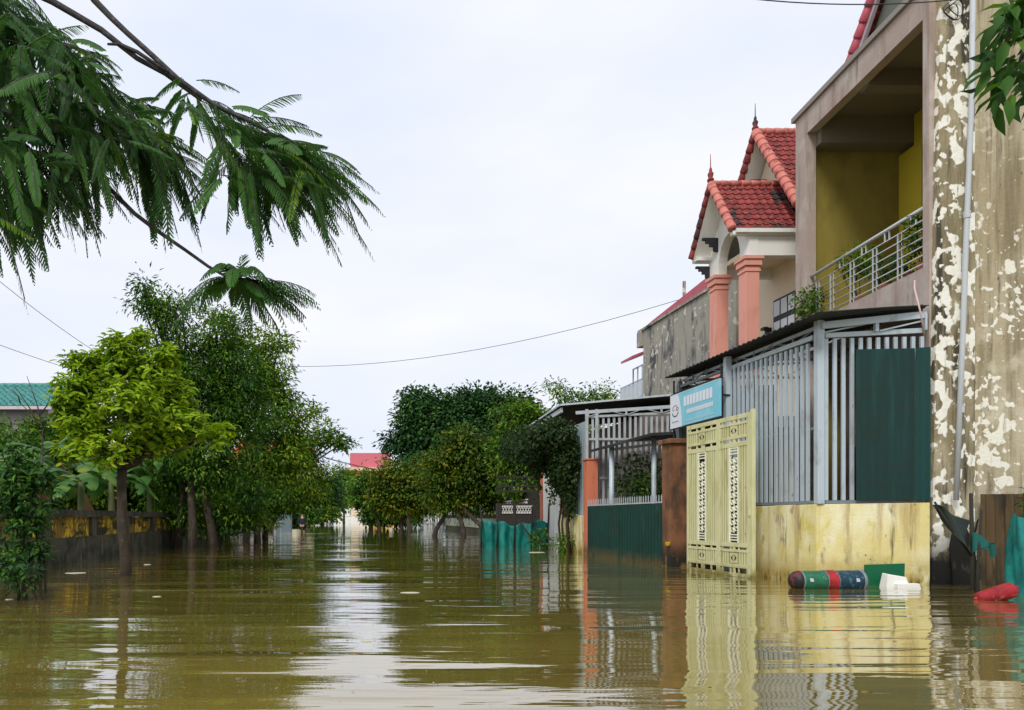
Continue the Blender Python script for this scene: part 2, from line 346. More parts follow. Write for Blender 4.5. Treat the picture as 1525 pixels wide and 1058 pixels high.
M['cyan'] = mat('cyan banner', (.20,.56,.70), .5, [((.30,.64,.76),(1.5,1.5,1.5),.45,.65)])
M['banner_white'] = mat('banner white', (.70,.74,.80), .5)
M['banner_text'] = mat('banner lettering', (.74,.76,.82), .5)
M['banner_faint'] = mat('banner faint lettering', (.42,.68,.76), .5)
M['soil'] = mat('garden soil and litter', (.05,.045,.025), .95, [((.03,.05,.012),(1,1,1),.45,.6)])
M['skin'] = mat('skin', (.42,.26,.18), .6)
M['shirt'] = mat('navy cloth', (.015,.02,.04), .85)
M['trousers'] = mat('dark cloth', (.012,.012,.016), .85)
M['hair'] = mat('black hair', (.01,.009,.008), .5)
M['wire'] = mat('black cable', (.03,.03,.035), .6)
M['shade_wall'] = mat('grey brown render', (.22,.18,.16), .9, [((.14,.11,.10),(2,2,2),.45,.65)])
M['banana_stem'] = mat('banana stem', (.10,.12,.04), .6, [((.14,.09,.04),(5,5,2),.5,.7)])
M['debris'] = mat('floating scraps', (.55,.52,.40), .8)
M['pot'] = mat('terracotta pot', (.30,.10,.06), .8)

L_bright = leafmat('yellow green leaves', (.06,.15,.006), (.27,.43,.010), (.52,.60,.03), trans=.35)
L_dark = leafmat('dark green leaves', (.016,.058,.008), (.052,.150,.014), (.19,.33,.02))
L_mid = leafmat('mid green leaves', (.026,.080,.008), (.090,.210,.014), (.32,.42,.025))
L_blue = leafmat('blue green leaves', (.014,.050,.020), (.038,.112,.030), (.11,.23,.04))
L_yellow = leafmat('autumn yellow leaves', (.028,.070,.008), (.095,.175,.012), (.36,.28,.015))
L_frond = leafmat('feathery fronds', (.026,.085,.026), (.090,.235,.040), (.34,.55,.03), trans=.42, p1=.68)
L_vine = leafmat('vine leaves', (.012,.030,.010), (.030,.065,.016), (.07,.12,.02))
L_banana = leafmat('banana leaves', (.03,.09,.02), (.07,.19,.035), (.25,.26,.03), rough=.35)
L_deadban = leafmat('dead banana leaves', (.10,.05,.025), (.26,.13,.06), (.34,.2,.1))
L_shade = leafmat('shrub leaves', (.014,.048,.014), (.042,.125,.022), (.17,.34,.03), rough=.35)

# ------------------------------------------------------------------ setting: ground and flood water
g = MB(); g.add([(-1500,-300,-.6),(1500,-300,-.6),(1500,2500,-.6),(-1500,2500,-.6)], [(0,1,2,3)])
tag(g.build('ground', M['soil']), kind='structure')

def water_mat():
    m = bpy.data.materials.new('muddy flood water'); m.use_nodes = True; t = m.node_tree; b = t.nodes['Principled BSDF']
    b.inputs['Roughness'].default_value = .015; b.inputs['IOR'].default_value = 1.4
    b.inputs['Coat Weight'].default_value = 1; b.inputs['Coat IOR'].default_value = 1.5; b.inputs['Coat Roughness'].default_value = .01
    g_ = t.nodes.new('ShaderNodeNewGeometry')
    def noise(sc, detail, dist=0, rough=.5):
        mp_ = t.nodes.new('ShaderNodeMapping'); mp_.inputs['Scale'].default_value = sc
        t.links.new(g_.outputs['Position'], mp_.inputs[0])
        n = t.nodes.new('ShaderNodeTexNoise'); n.inputs['Scale'].default_value = 1; n.inputs['Detail'].default_value = detail
        n.inputs['Distortion'].default_value = dist; n.inputs['Roughness'].default_value = rough
        t.links.new(mp_.outputs[0], n.inputs['Vector']); return n.outputs[0]
    c = t.nodes.new('ShaderNodeValToRGB'); c.color_ramp.elements[0].position = .35; c.color_ramp.elements[1].position = .7
    c.color_ramp.elements[0].color = (.190,.138,.030,1); c.color_ramp.elements[1].color = (.268,.205,.045,1)
    t.links.new(noise((.25,.5,1), 4), c.inputs[0]); t.links.new(c.outputs[0], b.inputs['Base Color'])
    mask = t.nodes.new('ShaderNodeMapRange'); mask.inputs[1].default_value = .40; mask.inputs[2].default_value = .66; mask.inputs[3].default_value = .35; mask.inputs[4].default_value = 1.5
    t.links.new(noise((.18,.35,1), 2), mask.inputs[0])
    sm = None
    for sc, d, k in (((.30,1.8,1), 1.4, .027), ((.9,6.5,1), 1.5, .0050), ((3.5,22,1), 1, .0008)):
        v_ = noise(sc, d, .4)
        mu = t.nodes.new('ShaderNodeMath'); mu.operation = 'MULTIPLY'; mu.inputs[1].default_value = k; t.links.new(v_, mu.inputs[0])
        if sm is None: sm = mu.outputs[0]
        else:
            ad = t.nodes.new('ShaderNodeMath'); t.links.new(sm, ad.inputs[0]); t.links.new(mu.outputs[0], ad.inputs[1]); sm = ad.outputs[0]
    mm = t.nodes.new('ShaderNodeMath'); mm.operation = 'MULTIPLY'; t.links.new(sm, mm.inputs[0]); t.links.new(mask.outputs[0], mm.inputs[1])
    bp = t.nodes.new('ShaderNodeBump'); bp.inputs['Strength'].default_value = 1; bp.inputs['Distance'].default_value = 1.0
    t.links.new(mm.outputs[0], bp.inputs['Height']); t.links.new(bp.outputs[0], b.inputs['Normal']); t.links.new(bp.outputs[0], b.inputs['Coat Normal'])
    return m
g = MB(); g.add([(-400,-60,0),(400,-60,0),(400,600,0),(-400,600,0)], [(0,1,2,3)])
tag(g.build('flood_water', water_mat()), kind='structure')
g = MB(); g.box((-60,7,-.55),(-5.95,150,.10)); tag(g.build('garden_ground', M['soil']), kind='structure')

# ------------------------------------------------------------------ building helpers
def corr(p00, p10, p11, p01, waves, amp, along=6, n=8):
    """corrugated sheet; the waves follow the first edge p00->p10"""
    p00, p10, p11, p01 = map(Vector, (p00, p10, p11, p01)); nrm = (p10-p00).cross(p01-p00).normalized()
    m = MB()
    def fn(a, b):
        p = (p00*(1-a)+p10*a)*(1-b) + (p01*(1-a)+p11*a)*b
        return p + nrm * (amp * math.sin(a*waves*2*math.pi))
    m.patch(fn, int(waves*n), along); return m
def tiles(p00, p10, p11, p01, cols, rows, amp=.024, step=.024):
    """clay tile slope: p00->p10 along the eave, p00->p01 up to the ridge"""
    p00, p10, p11, p01 = map(Vector, (p00, p10, p11, p01)); nrm = (p10-p00).cross(p01-p00).normalized()
    m = MB(); nc = cols*8
    for r_ in range(rows):
        b0, b1 = r_/rows, (r_+1.12)/rows
        def fn(a, b, b0=b0, b1=b1, r_=r_):
            bb = min(b0 + (b1-b0)*b, 1.0)
            p = (p00*(1-a)+p10*a)*(1-bb) + (p01*(1-a)+p11*a)*bb
            ph = (a*cols) % 1.0
            h = amp*(max(0, math.sin(ph*2*math.pi))*1.2 - .35*math.sin(ph*math.pi))
            return p + nrm*(h + step*(1-b))
        m.patch(fn, nc, 1)
        def lip(a, b, b0=b0):
            p = (p00*(1-a)+p10*a)*(1-b0) + (p01*(1-a)+p11*a)*b0
            ph = (a*cols) % 1.0
            h = amp*(max(0, math.sin(ph*2*math.pi))*1.2 - .35*math.sin(ph*math.pi))
            return p + nrm*((h+step)*b - .01*(1-b))
        m.patch(lip, nc, 1)
    return m
def ridge_caps(p, q, r_=.09, n=None):
    m = MB(); p = Vector(p); q = Vector(q); L = (q-p).length; n = n or max(2, int(L/.22))
    for i in range(n):
        a = p.lerp(q, i/n); b = p.lerp(q, min(1, (i+1.12)/n))
        m.tube([a, a.lerp(b, .08), b], [r_*1.12, r_*1.15, r_*.92], 10)
    return m
def finial(c, h=.45):
    m = MB(); m.lathe(c, [(.0,0),(.07,0),(.075,.05),(.045,.09),(.06,.14),(.065,.18),(.03,.24),(.035,.28),(.012,.33),(.006,h*1.4),(0,h*1.42)], 10); return m

# ================================================================== RIGHT SIDE
# ---- the house with the balcony
def BL(u):                              # point of the balcony line at photo column u
    y = 7.611/((u-U0)/FPX - .1045); return V(8.75+.1045*(y-10.9), y, 0)
def bl(y, off=0): return V(8.75+.1045*(y-10.9)+off, y, 0)
bh = empty('balcony_house', (12, 12.9, 0), 'two storey house with pink framed balcony, mustard inner walls and a peeling blotchy side wall', 'house')
YN = 10.90
m = MB()
m.hexa([V(9.36,YN,-.5),V(17,YN,-.5),V(17,YN+.12,-.5),V(9.36,YN+.12,-.5)], [V(9.36,YN,10.2),V(17,YN,10.2),V(17,YN+.12,10.2),V(9.36,YN+.12,10.2)])
m.build('side_wall', M['peel'], bh)
m = MB(); xl = 8.72
m.hexa([V(xl,YN-.03,-.5),V(9.358,YN-.03,-.5),V(9.358,YN+.055,-.5),V(xl,YN+.055,-.5)], [V(8.86,YN-.03,9.3),V(9.358,YN-.03,9.3),V(9.358,YN+.055,9.3),V(8.86,YN+.055,9.3)])
m.build('column', M['peel_column'], bh)
pts = [PY(1449,-30,YN-.12), PY(1447,150,YN-.11), PY(1440,320,YN-.1), PY(1433,520,YN-.1), PY(1424,745,YN-.12)]
po = MB().tube(pts, .035, 12).build('drain_pipe', M['pipe'], bh, smooth=True)
m = MB()
for v_ in (320, 610): c = PY(1440 if v_ == 320 else 1431, v_, YN-.1); m.tube([c+V(0,0,-.05), c+V(0,0,.05)], .046, 12)
build_each(m, 'pipe_joint', M['pipe'], po)
# frame: near pillar, far pillar, top beam, curb
def slab(y0, y1, z0, z1, off0, off1):
    a, b = bl(y0, off0), bl(y1, off0); c, d = bl(y1, off1), bl(y0, off1)
    return [V(p.x,p.y,z0) for p in (a,d,c,b)], [V(p.x,p.y,z1) for p in (a,d,c,b)]
fr = MB()
fr.hexa(*slab(YN+.057, 11.10, 0, 8.47, 0, .17)); fr.hexa(*slab(14.38, 14.82, 0, 8.47, 0, .17))
fr.hexa(*slab(YN+.057, 14.82, 8.472, 8.92, 0, .17)); fr.hexa(*slab(11.102, 14.378, 4.2, 4.74, 0, .17))
fo = fr.build('balcony_frame', M['pink'], bh)
MB().hexa(*slab(YN-.1, 14.90, 8.925, 9.02, -.05, .35)).build('frame_cap', M['cap'], bh)
MB().hexa(*slab(YN+.13, 14.6, 4.2, 4.70, .172, 2.2)).build('balcony_floor', M['cap'], bh)
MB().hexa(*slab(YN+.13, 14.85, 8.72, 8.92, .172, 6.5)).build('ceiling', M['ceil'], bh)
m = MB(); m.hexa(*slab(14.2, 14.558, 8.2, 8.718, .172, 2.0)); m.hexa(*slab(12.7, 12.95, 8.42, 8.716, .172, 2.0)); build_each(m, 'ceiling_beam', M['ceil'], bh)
MB().hexa(*slab(14.56, 14.80, 0, 8.716, .172, 6.5)).build('inner_side_wall', M['olive'], bh)  # mustard paint in its shaded tone, not an olive paint
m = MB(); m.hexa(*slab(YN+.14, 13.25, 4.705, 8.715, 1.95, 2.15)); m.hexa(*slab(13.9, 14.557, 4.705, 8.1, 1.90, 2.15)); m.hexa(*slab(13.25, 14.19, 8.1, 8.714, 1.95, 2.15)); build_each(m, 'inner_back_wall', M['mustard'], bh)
m = MB(); m.hexa(*slab(13.26, 13.89, 4.706, 8.09, 2.0, 2.1)); m.build('balcony_door', M['brown_timber'], bh)
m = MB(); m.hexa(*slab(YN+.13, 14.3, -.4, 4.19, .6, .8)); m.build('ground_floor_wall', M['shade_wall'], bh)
m = MB(); m.hexa(*slab(YN+2.0, YN+3.0, .0, 2.3, .56, .598)); m.build('front_door', M['brown_timber'], bh)
# gable and tiled roof above
ap = V(9.3, 12.15, 11.1)
m = MB(); m.prism([V(9.5,10.95,9.03),V(9.5,13.55,9.03),V(9.5,12.15,10.98)], (.15,0,0)); m.build('gable_wall', mat('grey green gable render',(.15,.17,.14),.9,[((.10,.11,.09),(2,2,2),.5,.7)]), bh)
tiles(V(16,13.65,9.0), V(9.3,13.65,9.0), V(9.3,12.15,11.12), V(16,12.15,11.12), 30, 8).build('roof', M['tile'], bh)
ro = tiles(V(9.3,10.7,9.05), V(16,10.7,9.05), V(16,12.15,11.12), V(9.3,12.15,11.12), 30, 8).build('roof_slope', M['tile'], bh)
m = ridge_caps(V(9.3,13.65,9.02), ap, .07); m.build('verge_tiles', M['red_sheet'], bh, smooth=True)
m = MB(); m.bar(V(9.36,13.58,8.98), V(9.36,12.15,11.02), .06, .12); m.build('verge_board', M['lilac'], bh)
# balcony railing
rl = MB()
ro_ = empty('balcony_railing', wloc(bh), None); bpy.data.objects.remove(ro_)
a, b = bl(11.10,.08), bl(14.38,.08)
rl.tube([V(a.x,a.y,5.68), V(b.x,b.y,5.68)], .032, 10)
rail = rl.build('balcony_railing', M['rail_metal'], bh, smooth=True)
m = MB()
for k in range(6):
    z = 4.84 + k*.133; m.tube([V(a.x,a.y,z), V(b.x,b.y,z)], .012, 8)
m.build('rail_bar', M['rail_metal'], rail, smooth=True)
for u in (1212, 1233, 1262.6, 1296, 1333):
    p = BL(u) + V(.08, 0, 0); m = MB()
    for d in (-.045, .045): m.box((p.x-.012, p.y+d-.006, 4.72), (p.x+.012, p.y+d+.006, 5.50))
    m.box((p.x-.014, p.y-.05, 4.70), (p.x+.014, p.y+.05, 4.735)); m.build('rail_post', M['rail_metal'], rail)
for u in (1247, 1280, 1314, 1353):
    p = BL(u) + V(.08, 0, 0); m = MB()
    for d in (-.05, .05): MB().box((p.x-.01, p.y+d-.008, 5.51), (p.x+.01, p.y+d+.008, 5.66)).build('rail_spacer', M['rail_metal'], rail)
# pink hose and coiled cable on the wall
tag(MB().tube([PY(1362,418,10.82),PY(1362,430,10.75),PY(1367,450,10.5),PY(1372,470,10.48),PY(1376,500,10.6)], .012, 6).build('hose', mat('pink hose',(.60,.42,.38),.5), smooth=True),
    'thin pink hose hanging from the balcony curb over the canopy', 'hose')
m = MB()
for i, (cx, cy, rr) in enumerate(((1419,14,15),(1424,12,11),(1416,18,11))):
    m.tube([PY(cx+rr*math.cos(t*.5), cy+rr*.95*math.sin(t*.5)+4*math.sin(t), YN-.06-.01*i) for t in range(14)], .007, 5)
tag(m.build('cable_coil', M['wire'], smooth=True), 'coil of black cable hanging high on the peeling wall column', 'cable')

# ---- leafy plants
def sprig(c, rad, n, leafL, leafW, lm, name, label, cat, tpl=LEAF6, droop=.3, up=.4, pot=None, stems=5, base=None, group=None, flat=1.0, stemr=.008):
    """a small plant: thin stems and leaves, a thing of its own"""
    c = Vector(c); base = Vector(base) if base is not None else V(c.x, c.y, c.z-rad*1.1)
    root = empty(name, base, label, cat, group)
    st = MB(); lb = LB(); tips = []
    for i in range(stems):
        d = Vector(RNG.normal(size=3)); d.z = abs(d.z)*.7; d.normalize()
        tip = c + V(d.x*rad*.75, d.y*rad*.75*flat, (d.z-.3)*rad*1.1)
        mid = base.lerp(tip, .5) + V(*(RNG.normal(size=3)*rad*.08))
        st.tube([base + V(*(RNG.normal(size=3)*.015))*V(1,1,0).length, mid, tip], [stemr, stemr*.8, stemr*.4], 5); tips.append((mid, tip))
    st.build('stem', M['bark'], root, smooth=True)
    r = RNG.random(n)**.45; d = unit(RNG.normal(size=(n,3))); P = np.array(c)[None] + d*np.array([rad, rad*flat, rad])*r[:,None]*.85
    D = unit(d*.8 + RNG.normal(size=(n,3))*.5 + np.array([0,0,-droop])); N = unit(RNG.normal(size=(n,3))*.35 + np.array([0,0,1]) + d*up)
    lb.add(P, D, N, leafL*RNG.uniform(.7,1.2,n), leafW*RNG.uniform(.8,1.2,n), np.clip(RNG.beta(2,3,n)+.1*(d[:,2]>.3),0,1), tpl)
    lb.build('foliage', lm, root)
    if pot:
        pr, ph = pot; MB().lathe(base - V(0,0,0), [(0,-.0),(pr*.7,0),(pr,ph),(pr*.9,ph),(pr*.85,ph*.85),(0,ph*.85)], 14).build('pot', M['pot'], root, smooth=True)
    return root
pp = BL(1250)+V(.35,0,0); sprig((pp.x,pp.y,5.6), .38, 420, .10, .035, L_mid, 'potted_plant', 'bushy potted plant rising above the balcony rail by the shaded mustard side wall', 'plant', base=(pp.x,pp.y,4.72), pot=(.14,.22), group='plants along the balcony')
pp = BL(1285)+V(.4,0,0); sprig((pp.x,pp.y,5.2), .30, 170, .10, .035, L_shade, 'potted_plant', 'low dark plant behind the middle bars of the balcony railing', 'plant', base=(pp.x,pp.y,4.72), pot=(.14,.22), group='plants along the balcony')
pp = BL(1318)+V(.35,0,0); sprig((pp.x,pp.y,5.1), .28, 150, .10, .035, L_shade, 'potted_plant', 'small dark plant behind the railing, second from the near pillar', 'plant', base=(pp.x,pp.y,4.72), pot=(.14,.22), group='plants along the balcony')
pp = BL(1352)+V(.3,0,0); sprig((pp.x,pp.y,5.45), .38, 420, .11, .035, L_shade, 'potted_plant', 'tall dark potted plant beside the near balcony pillar', 'plant', base=(pp.x,pp.y,4.72), pot=(.14,.22), group='plants along the balcony')
pp = BL(1208)+V(-.05,0,0); sprig((pp.x,pp.y,5.15), .36, 520, .08, .035, L_mid, 'creeper', 'light green creeper spilling over the far end of the balcony railing', 'plant', base=(pp.x+.15,pp.y,4.72), flat=1.1)

# ---- low stained yellow wall around the front yard
cA, cB, cC = V(7.02,12.9,0), V(7.17,11.1,0), V(8.705,10.9,0)
yw = empty('yellow_wall', (7.2,11.3,0), 'low stained yellow wall in the flood water below the grey metal fence', 'wall')
m = MB(); T = .12
m.hexa([V(cB.x,cB.y,-.5),V(cC.x,cC.y-.02,-.5),V(cC.x,cC.y+T,-.5),V(cB.x+T,cB.y+T,-.5)], [V(cB.x,cB.y,1.19),V(cC.x,cC.y-.02,1.21),V(cC.x,cC.y+T,1.21),V(cB.x+T,cB.y+T,1.19)])
m.hexa([V(cA.x,cA.y,-.5),V(cB.x,cB.y,-.5),V(cB.x+T,cB.y+T,-.5),V(cA.x+T,cA.y,-.5)], [V(cA.x,cA.y,1.175),V(cB.x,cB.y,1.19),V(cB.x+T,cB.y+T,1.19),V(cA.x+T,cA.y,1.175)])
m.build('wall', M['yellow_wall'], yw, bevel=.008)
# ---- metal fence on it
mf = empty('metal_fence', (7.2,11.3,1.2), 'tall grey fence of flat vertical bars standing on the stained yellow wall', 'fence')
def pk(m, p, z0, z1, w_, d_, ax): # flat bar
    if ax == 'y': m.box((p.x-d_/2,p.y-w_/2,z0),(p.x+d_/2,p.y+w_/2,z1))
    else: m.box((p.x-w_/2,p.y-d_/2,z0),(p.x+w_/2,p.y+d_/2,z1))
s0, s1 = V(7.08,13.4,0), V(7.22,11.28,0)
m = MB(); n = 17
for i in range(n):
    p = s0.lerp(s1, (i+.3)/n); pk(m, p, 1.23, 3.66, .062, .03, 'y')
m.build('street_bars', M['steel'], mf)
m = MB(); q0, q1 = V(7.33,11.12,0), V(8.66,10.98,0); n = 11
for i in range(n+1):
    p = q0.lerp(q1, i/n); pk(m, p, 1.25, 3.68, .052, .03, 'x')
m.build('side_bars', M['steel'], mf)
m = MB(); m.box((7.17,11.06,1.192),(7.275,11.165,3.95)); m.build('corner_post', M['steel'], mf, bevel=.008)
m = MB(); m.bar(V(7.115,13.5,3.70), V(7.20,11.2,3.72), .05, .07); m.bar(V(7.31,11.12,3.725), V(8.69,10.98,3.77), .05, .07); build_each(m, 'top_rail', M['steel'], mf)
m = MB(); m.bar(V(7.09,12.88,1.215), V(7.215,11.2,1.222), .05, .045); m.bar(V(7.31,11.12,1.222), V(8.69,10.98,1.235), .05, .045)
m.bar(V(7.13,13.4,2.35), V(7.26,11.2,2.35), .03, .04); build_each(m, 'lower_rail', M['truss'], mf)
m = MB(); m.box((7.0,13.36,0),(7.10,13.46,3.9)); m.build('end_post', M['steel'], mf)
# green cover sheet
m = corr(V(7.69,10.985,1.245), V(8.50,10.905,1.25), V(8.50,10.905,3.49), V(7.69,10.985,3.49), 7, .0018)
m.build('cover_sheet', M['green_sheet'], mf, solid=.006)
m = corr(V(8.505,10.89,1.24), V(8.70,10.865,1.24), V(8.70,10.865,3.50), V(8.505,10.89,3.49), 2, .004)
m.build('cover_sheet', M['green_edge'], mf, solid=.006)
# canopy over the yard
cn = empty('yard_canopy', (7.8,13,3.8), 'dark corrugated canopy roof on grey trusses above the grey fence', 'canopy')
m = MB()
def canopy_fn(a, b):                    # a along the street, b from the eave to the house
    x0 = 6.86; x1 = 8.66; x = x0 + (x1-x0)*b; yn = 10.58 + .26*b; y = yn + a*(15.58-yn)
    sag = .018*math.sin(a*9+b*3)
    return V(x, y, 3.93 + .17*b + .012*math.sin(a*34*2*math.pi) + sag*b)
m.patch(canopy_fn, 34*8, 6); m.build('roof_sheet', M['roof_dark'], cn, solid=.012)
m = MB(); m.bar(V(7.22,11.05,3.86), V(8.68,10.92,3.99), .05, .10); m.bar(V(7.14,15.3,3.82), V(7.22,11.1,3.86), .04, .05); build_each(m, 'eave_beam', M['steel'], cn)
m = MB()
ys = [11.2+i*.52 for i in range(9)]
for i, y in enumerate(ys):
    x = 7.22-.03*(y-11.2); m.bar(V(x,y,3.69), V(x,y,3.87), .025, .025)
    if i+1 < len(ys):
        x2 = 7.22-.03*(ys[i+1]-11.2)
        if i % 2: m.bar(V(x,y,3.72), V(x2,ys[i+1],3.85), .02, .02)
        else: m.bar(V(x,y,3.85), V(x2,ys[i+1],3.72), .02, .02)
m.bar(V(7.10,13.46,3.70), V(7.08,15.3,3.70), .04, .05)
for y in (12.3,13.9,15.2):              # cross trusses into the yard
    m.bar(V(7.15,y,3.80), V(8.7,y,3.9), .03, .04); m.bar(V(7.15,y,3.62), V(8.7,y,3.62), .03, .04)
    for k in range(4):
        xa, xb = 7.2+k*.38, 7.2+(k+1)*.38
        m.bar(V(xa,y,3.62 if k % 2 else 3.8), V(xb,y,3.8 if k % 2 else 3.62), .02, .02)
m.build('street_truss', M['truss'], cn)
m = MB(); xs = [7.24, 8.0, 8.66]
for i, x in enumerate(xs):
    yy = 11.1-.13*(x-7.24); m.bar(V(x,yy,3.76), V(x,yy,3.87+.08*(x-7.24)), .05 if i == 1 else .03, .05)
    if i < 2: m.bar(V(x+.05,yy,3.77), V(xs[i+1]-.03,yy-.06,3.90), .022, .022)
m.build('side_truss', M['steel'], cn)
m = MB(); m.box((8.60,13.3,0),(8.68,13.38,3.85)); m.box((8.55,15.3,0),(8.63,15.38,3.85)); m.box((7.05,15.32,2.6),(7.12,15.39,3.82)); build_each(m, 'post', M['truss'], cn)
# yard contents glimpsed between the bars
g_ = MB(); g_.box((7.32,11.62,1.15),(8.4,12.4,1.45)); 

pt = empty('yard_partition', (8.2,15.6,0), 'dark sheet metal partition closing the back of the covered front yard', 'partition')
corr(V(7.14,15.6,-.3),V(9.2,15.6,-.3),V(9.2,15.6,3.78),V(7.14,15.6,3.78),14,.015).build('sheet', M['roof_dark'], pt, solid=.006)
for x in (7.16,9.15): MB().box((x,15.62,-.3),(x+.06,15.68,3.8)).build('post', M['truss'], pt)
# ---- ornate open gate leaf
def gate_leaf(parent, p0, p1, H=2.70, stile=.035):
    """cream sheet metal leaf between ground points p0 and p1; seen face towards -X"""
    p0, p1 = Vector(p0), Vector(p1); ex = (p1-p0).normalized(); W = (p1-p0).length; nn = ex.cross(V(0,0,1)).normalized()
    if nn.x > 0: nn = -nn
    def B(m, x0, x1, z0, z1, d0, d1):
        b = [p0+ex*x0+nn*d0, p0+ex*x1+nn*d0, p0+ex*x1+nn*d1, p0+ex*x0+nn*d1]
        m.hexa([V(q.x,q.y,z0) for q in b], [V(q.x,q.y,z1) for q in b])
    c = W/2; cw = .12
    f = MB()
    B(f,0,stile,0,H,-.02,.02); B(f,W-stile,W,0,H,-.02,.02)
    for z0, z1 in ((.0,.06),(.15,.21),(.41,.455),(.495,.57),(2.17,2.25),(2.305,2.355),(2.53,2.575),(2.625,H)): B(f,stile,W-stile,z0,z1,-.018,.018)
    for z0, z1 in ((.06,.15),(.455,.495),(2.25,2.305),(2.575,2.625)):
        x = stile+.05
        while x < W-stile-.02: B(f,x,x+.028,z0,z1,-.01,.012); x += .235
        B(f,c-.03,c+.03,z0,z1,-.01,.014)
    lf = f.build('gate_leaf', M['cream'], parent, bevel=.003)
    sh = MB()
    bk = MB(); B(bk,stile,c-cw,.57,2.17,-.006,.003); bk.build('back_sheet', M['cream_groove'], lf)
    bk = MB(); B(bk,c+cw,W-stile,.57,2.17,-.006,.003); bk.build('back_sheet', M['cream_groove'], lf)
    for z0, z1 in ((.21,.41),(2.355,2.53)): bk = MB(); B(bk,stile,W-stile,z0,z1,-.006,.003); bk.build('back_sheet', M['cream_groove'], lf)
    for z in (.06,): pass
    x = stile+.025
    while x < W-stile-.02:
        if abs(x-c) > cw+.01: B(sh,x-.017,x+.017,.572,2.168,.004,.014)
        B(sh,x-.016,x+.016,.212,.408,.004,.013) if abs(x-c) > .125 else None
        B(sh,x-.016,x+.016,2.357,2.528,.004,.013) if abs(x-c) > .125 else None
        x += .068
    sc = MB()                           # centre ornament: frame, slots and scrolls
    for xx in (c-cw-.012, c+cw-.006): B(sc,xx,xx+.018,.57,2.17,-.012,.022)
    for z in (.60,.645,.69,2.05,2.10,2.145): B(sc,c-cw,c+cw,z,z+.022,-.008,.012)
    z = .74; k = 0; rj_ = random.Random(4)
    while z < 2.0:
        for sgn in (-1, 1):
            cx = c + sgn*.052; pts = []
            for t in range(9):
                a = t/8*2*math.pi*.85 + (0 if sgn > 0 else math.pi)
                rr = .044*(1-.07*t); q = p0 + ex*(cx+rr*math.cos(a)) + nn*.004; pts.append(V(q.x, q.y, z+.05+ (rr*1.15)*math.sin(a)))
            sc.tube(pts, .011*rj_.uniform(.7,1.2), 5)
        q = p0+ex*c+nn*.004; sc.tube([V(q.x,q.y,z-.01), V(q.x,q.y,z+.11)], .010, 5); z += .115
    for zc in (.31, 2.443):             # diamond rosettes
        B(sh,c-.10,c+.10,zc-.085,zc+.085,.0045,.0118)
    sc.build('scrollwork', M['cream_pale'], lf, smooth=False)
    sh.build('ribbed_sheet', M['cream'], lf)
    for zc in (.31, 2.443):
        dk = MB()
        for sgn in (-1,1):
            q = [p0+ex*(c+sgn*.035)+nn*.0125, p0+ex*(c+sgn*.085)+nn*.0125, p0+ex*(c+sgn*.035)+nn*.0125]
            dk.add([V(q[0].x,q[0].y,zc-.045), V(q[1].x,q[1].y,zc), V(q[2].x,q[2].y,zc+.045)], [(0,1,2)])
        for t in range(8):
            a = t/8*2*math.pi; q1 = p0+ex*(c+.022*math.cos(a))+nn*.0125; q2 = p0+ex*(c+.05*math.cos(a+.15))+nn*.0125; q3 = p0+ex*(c+.05*math.cos(a-.15))+nn*.0125
            dk.add([V(q1.x,q1.y,zc+.022*math.sin(a)), V(q2.x,q2.y,zc+.055*math.sin(a+.15)), V(q3.x,q3.y,zc+.055*math.sin(a-.15))], [(0,1,2)])
        dk.build('rosette_cutout', M['gate_dark'], lf)
    return lf
og = empty('ornate_gate', (6.6,13,0), 'tall cream yellow ornamental metal gate folded open beside the stained yellow wall', 'gate')
G0, G1 = V(6.56,13.9,-.0), V(6.665,11.96,-.0)
gm = G0.lerp(G1, .53)
gate_leaf(og, G0-V(0,0,0), gm+V(0,.012,0)); gate_leaf(og, gm-V(0,.012,0), G1, stile=.05)
m = MB(); m.bar(G1+V(.0,-.06,0), G1+V(0,-.06,2.74), .06, .06); m.build('gate_stile', M['cream'], og)
m = MB(); m.box((6.62,11.93,1.02),(6.72,11.96,1.12)); m.build('gate_latch', M['cream'], og)

# ---- banner
bn = empty('banner', (6.85,14.3,2.8), 'pale blue and white banner with blurred lettering above the cream gate', 'banner')
B0, B1 = 15.27, 13.28                    # far (left in the photo) and near end
m = MB(); m.box((6.85,B1,2.81),(6.875,B0,3.495)); m.build('banner_sheet', M['cyan'], bn)
def bq(m, t0, t1, h0, h1, d):            # t 0..1 from the left of the picture, h 0..1 from the bottom
    y0 = B0+(B1-B0)*t0; y1 = B0+(B1-B0)*t1; z0 = 2.81+.685*h0; z1 = 2.81+.685*h1
    m.add([(6.85-d,y0,z0),(6.85-d,y1,z0),(6.85-d,y1,z1),(6.85-d,y0,z1)], [(0,3,2,1)])
m = MB(); pl = [(0,0),(.26,0),(.255,.25),(.24,.5),(.215,.75),(.17,1),(0,1)]
m.add([(6.847,B0+(B1-B0)*t,2.81+.685*h) for t,h in pl], [tuple(reversed(range(len(pl))))]); m.build('white_field', M['banner_white'], bn)
m = MB(); random.seed(3); t = .30
for wd in (.052,.05,.046,.054,.05,.048,.055,.05,.052): bq(m,t,t+wd,.56,.84,.004); t += wd+.0135
t = .36
for k in range(19): wd = .0215; bq(m,t,t+wd,.33,.45,.004); t += wd+.006
m.build('lettering', M['banner_text'], bn)
m = MB(); t = .32
for k in range(30): bq(m,t,t+.012,.10,.16,.004); t += .019
t = .30
for k in range(14): bq(m,t,t+.02,.02,.06,.004); t += .045
bq(m,.0,1,.97,1.0,.0035); m.build('small_lettering', M['banner_faint'], bn)
m = MB()
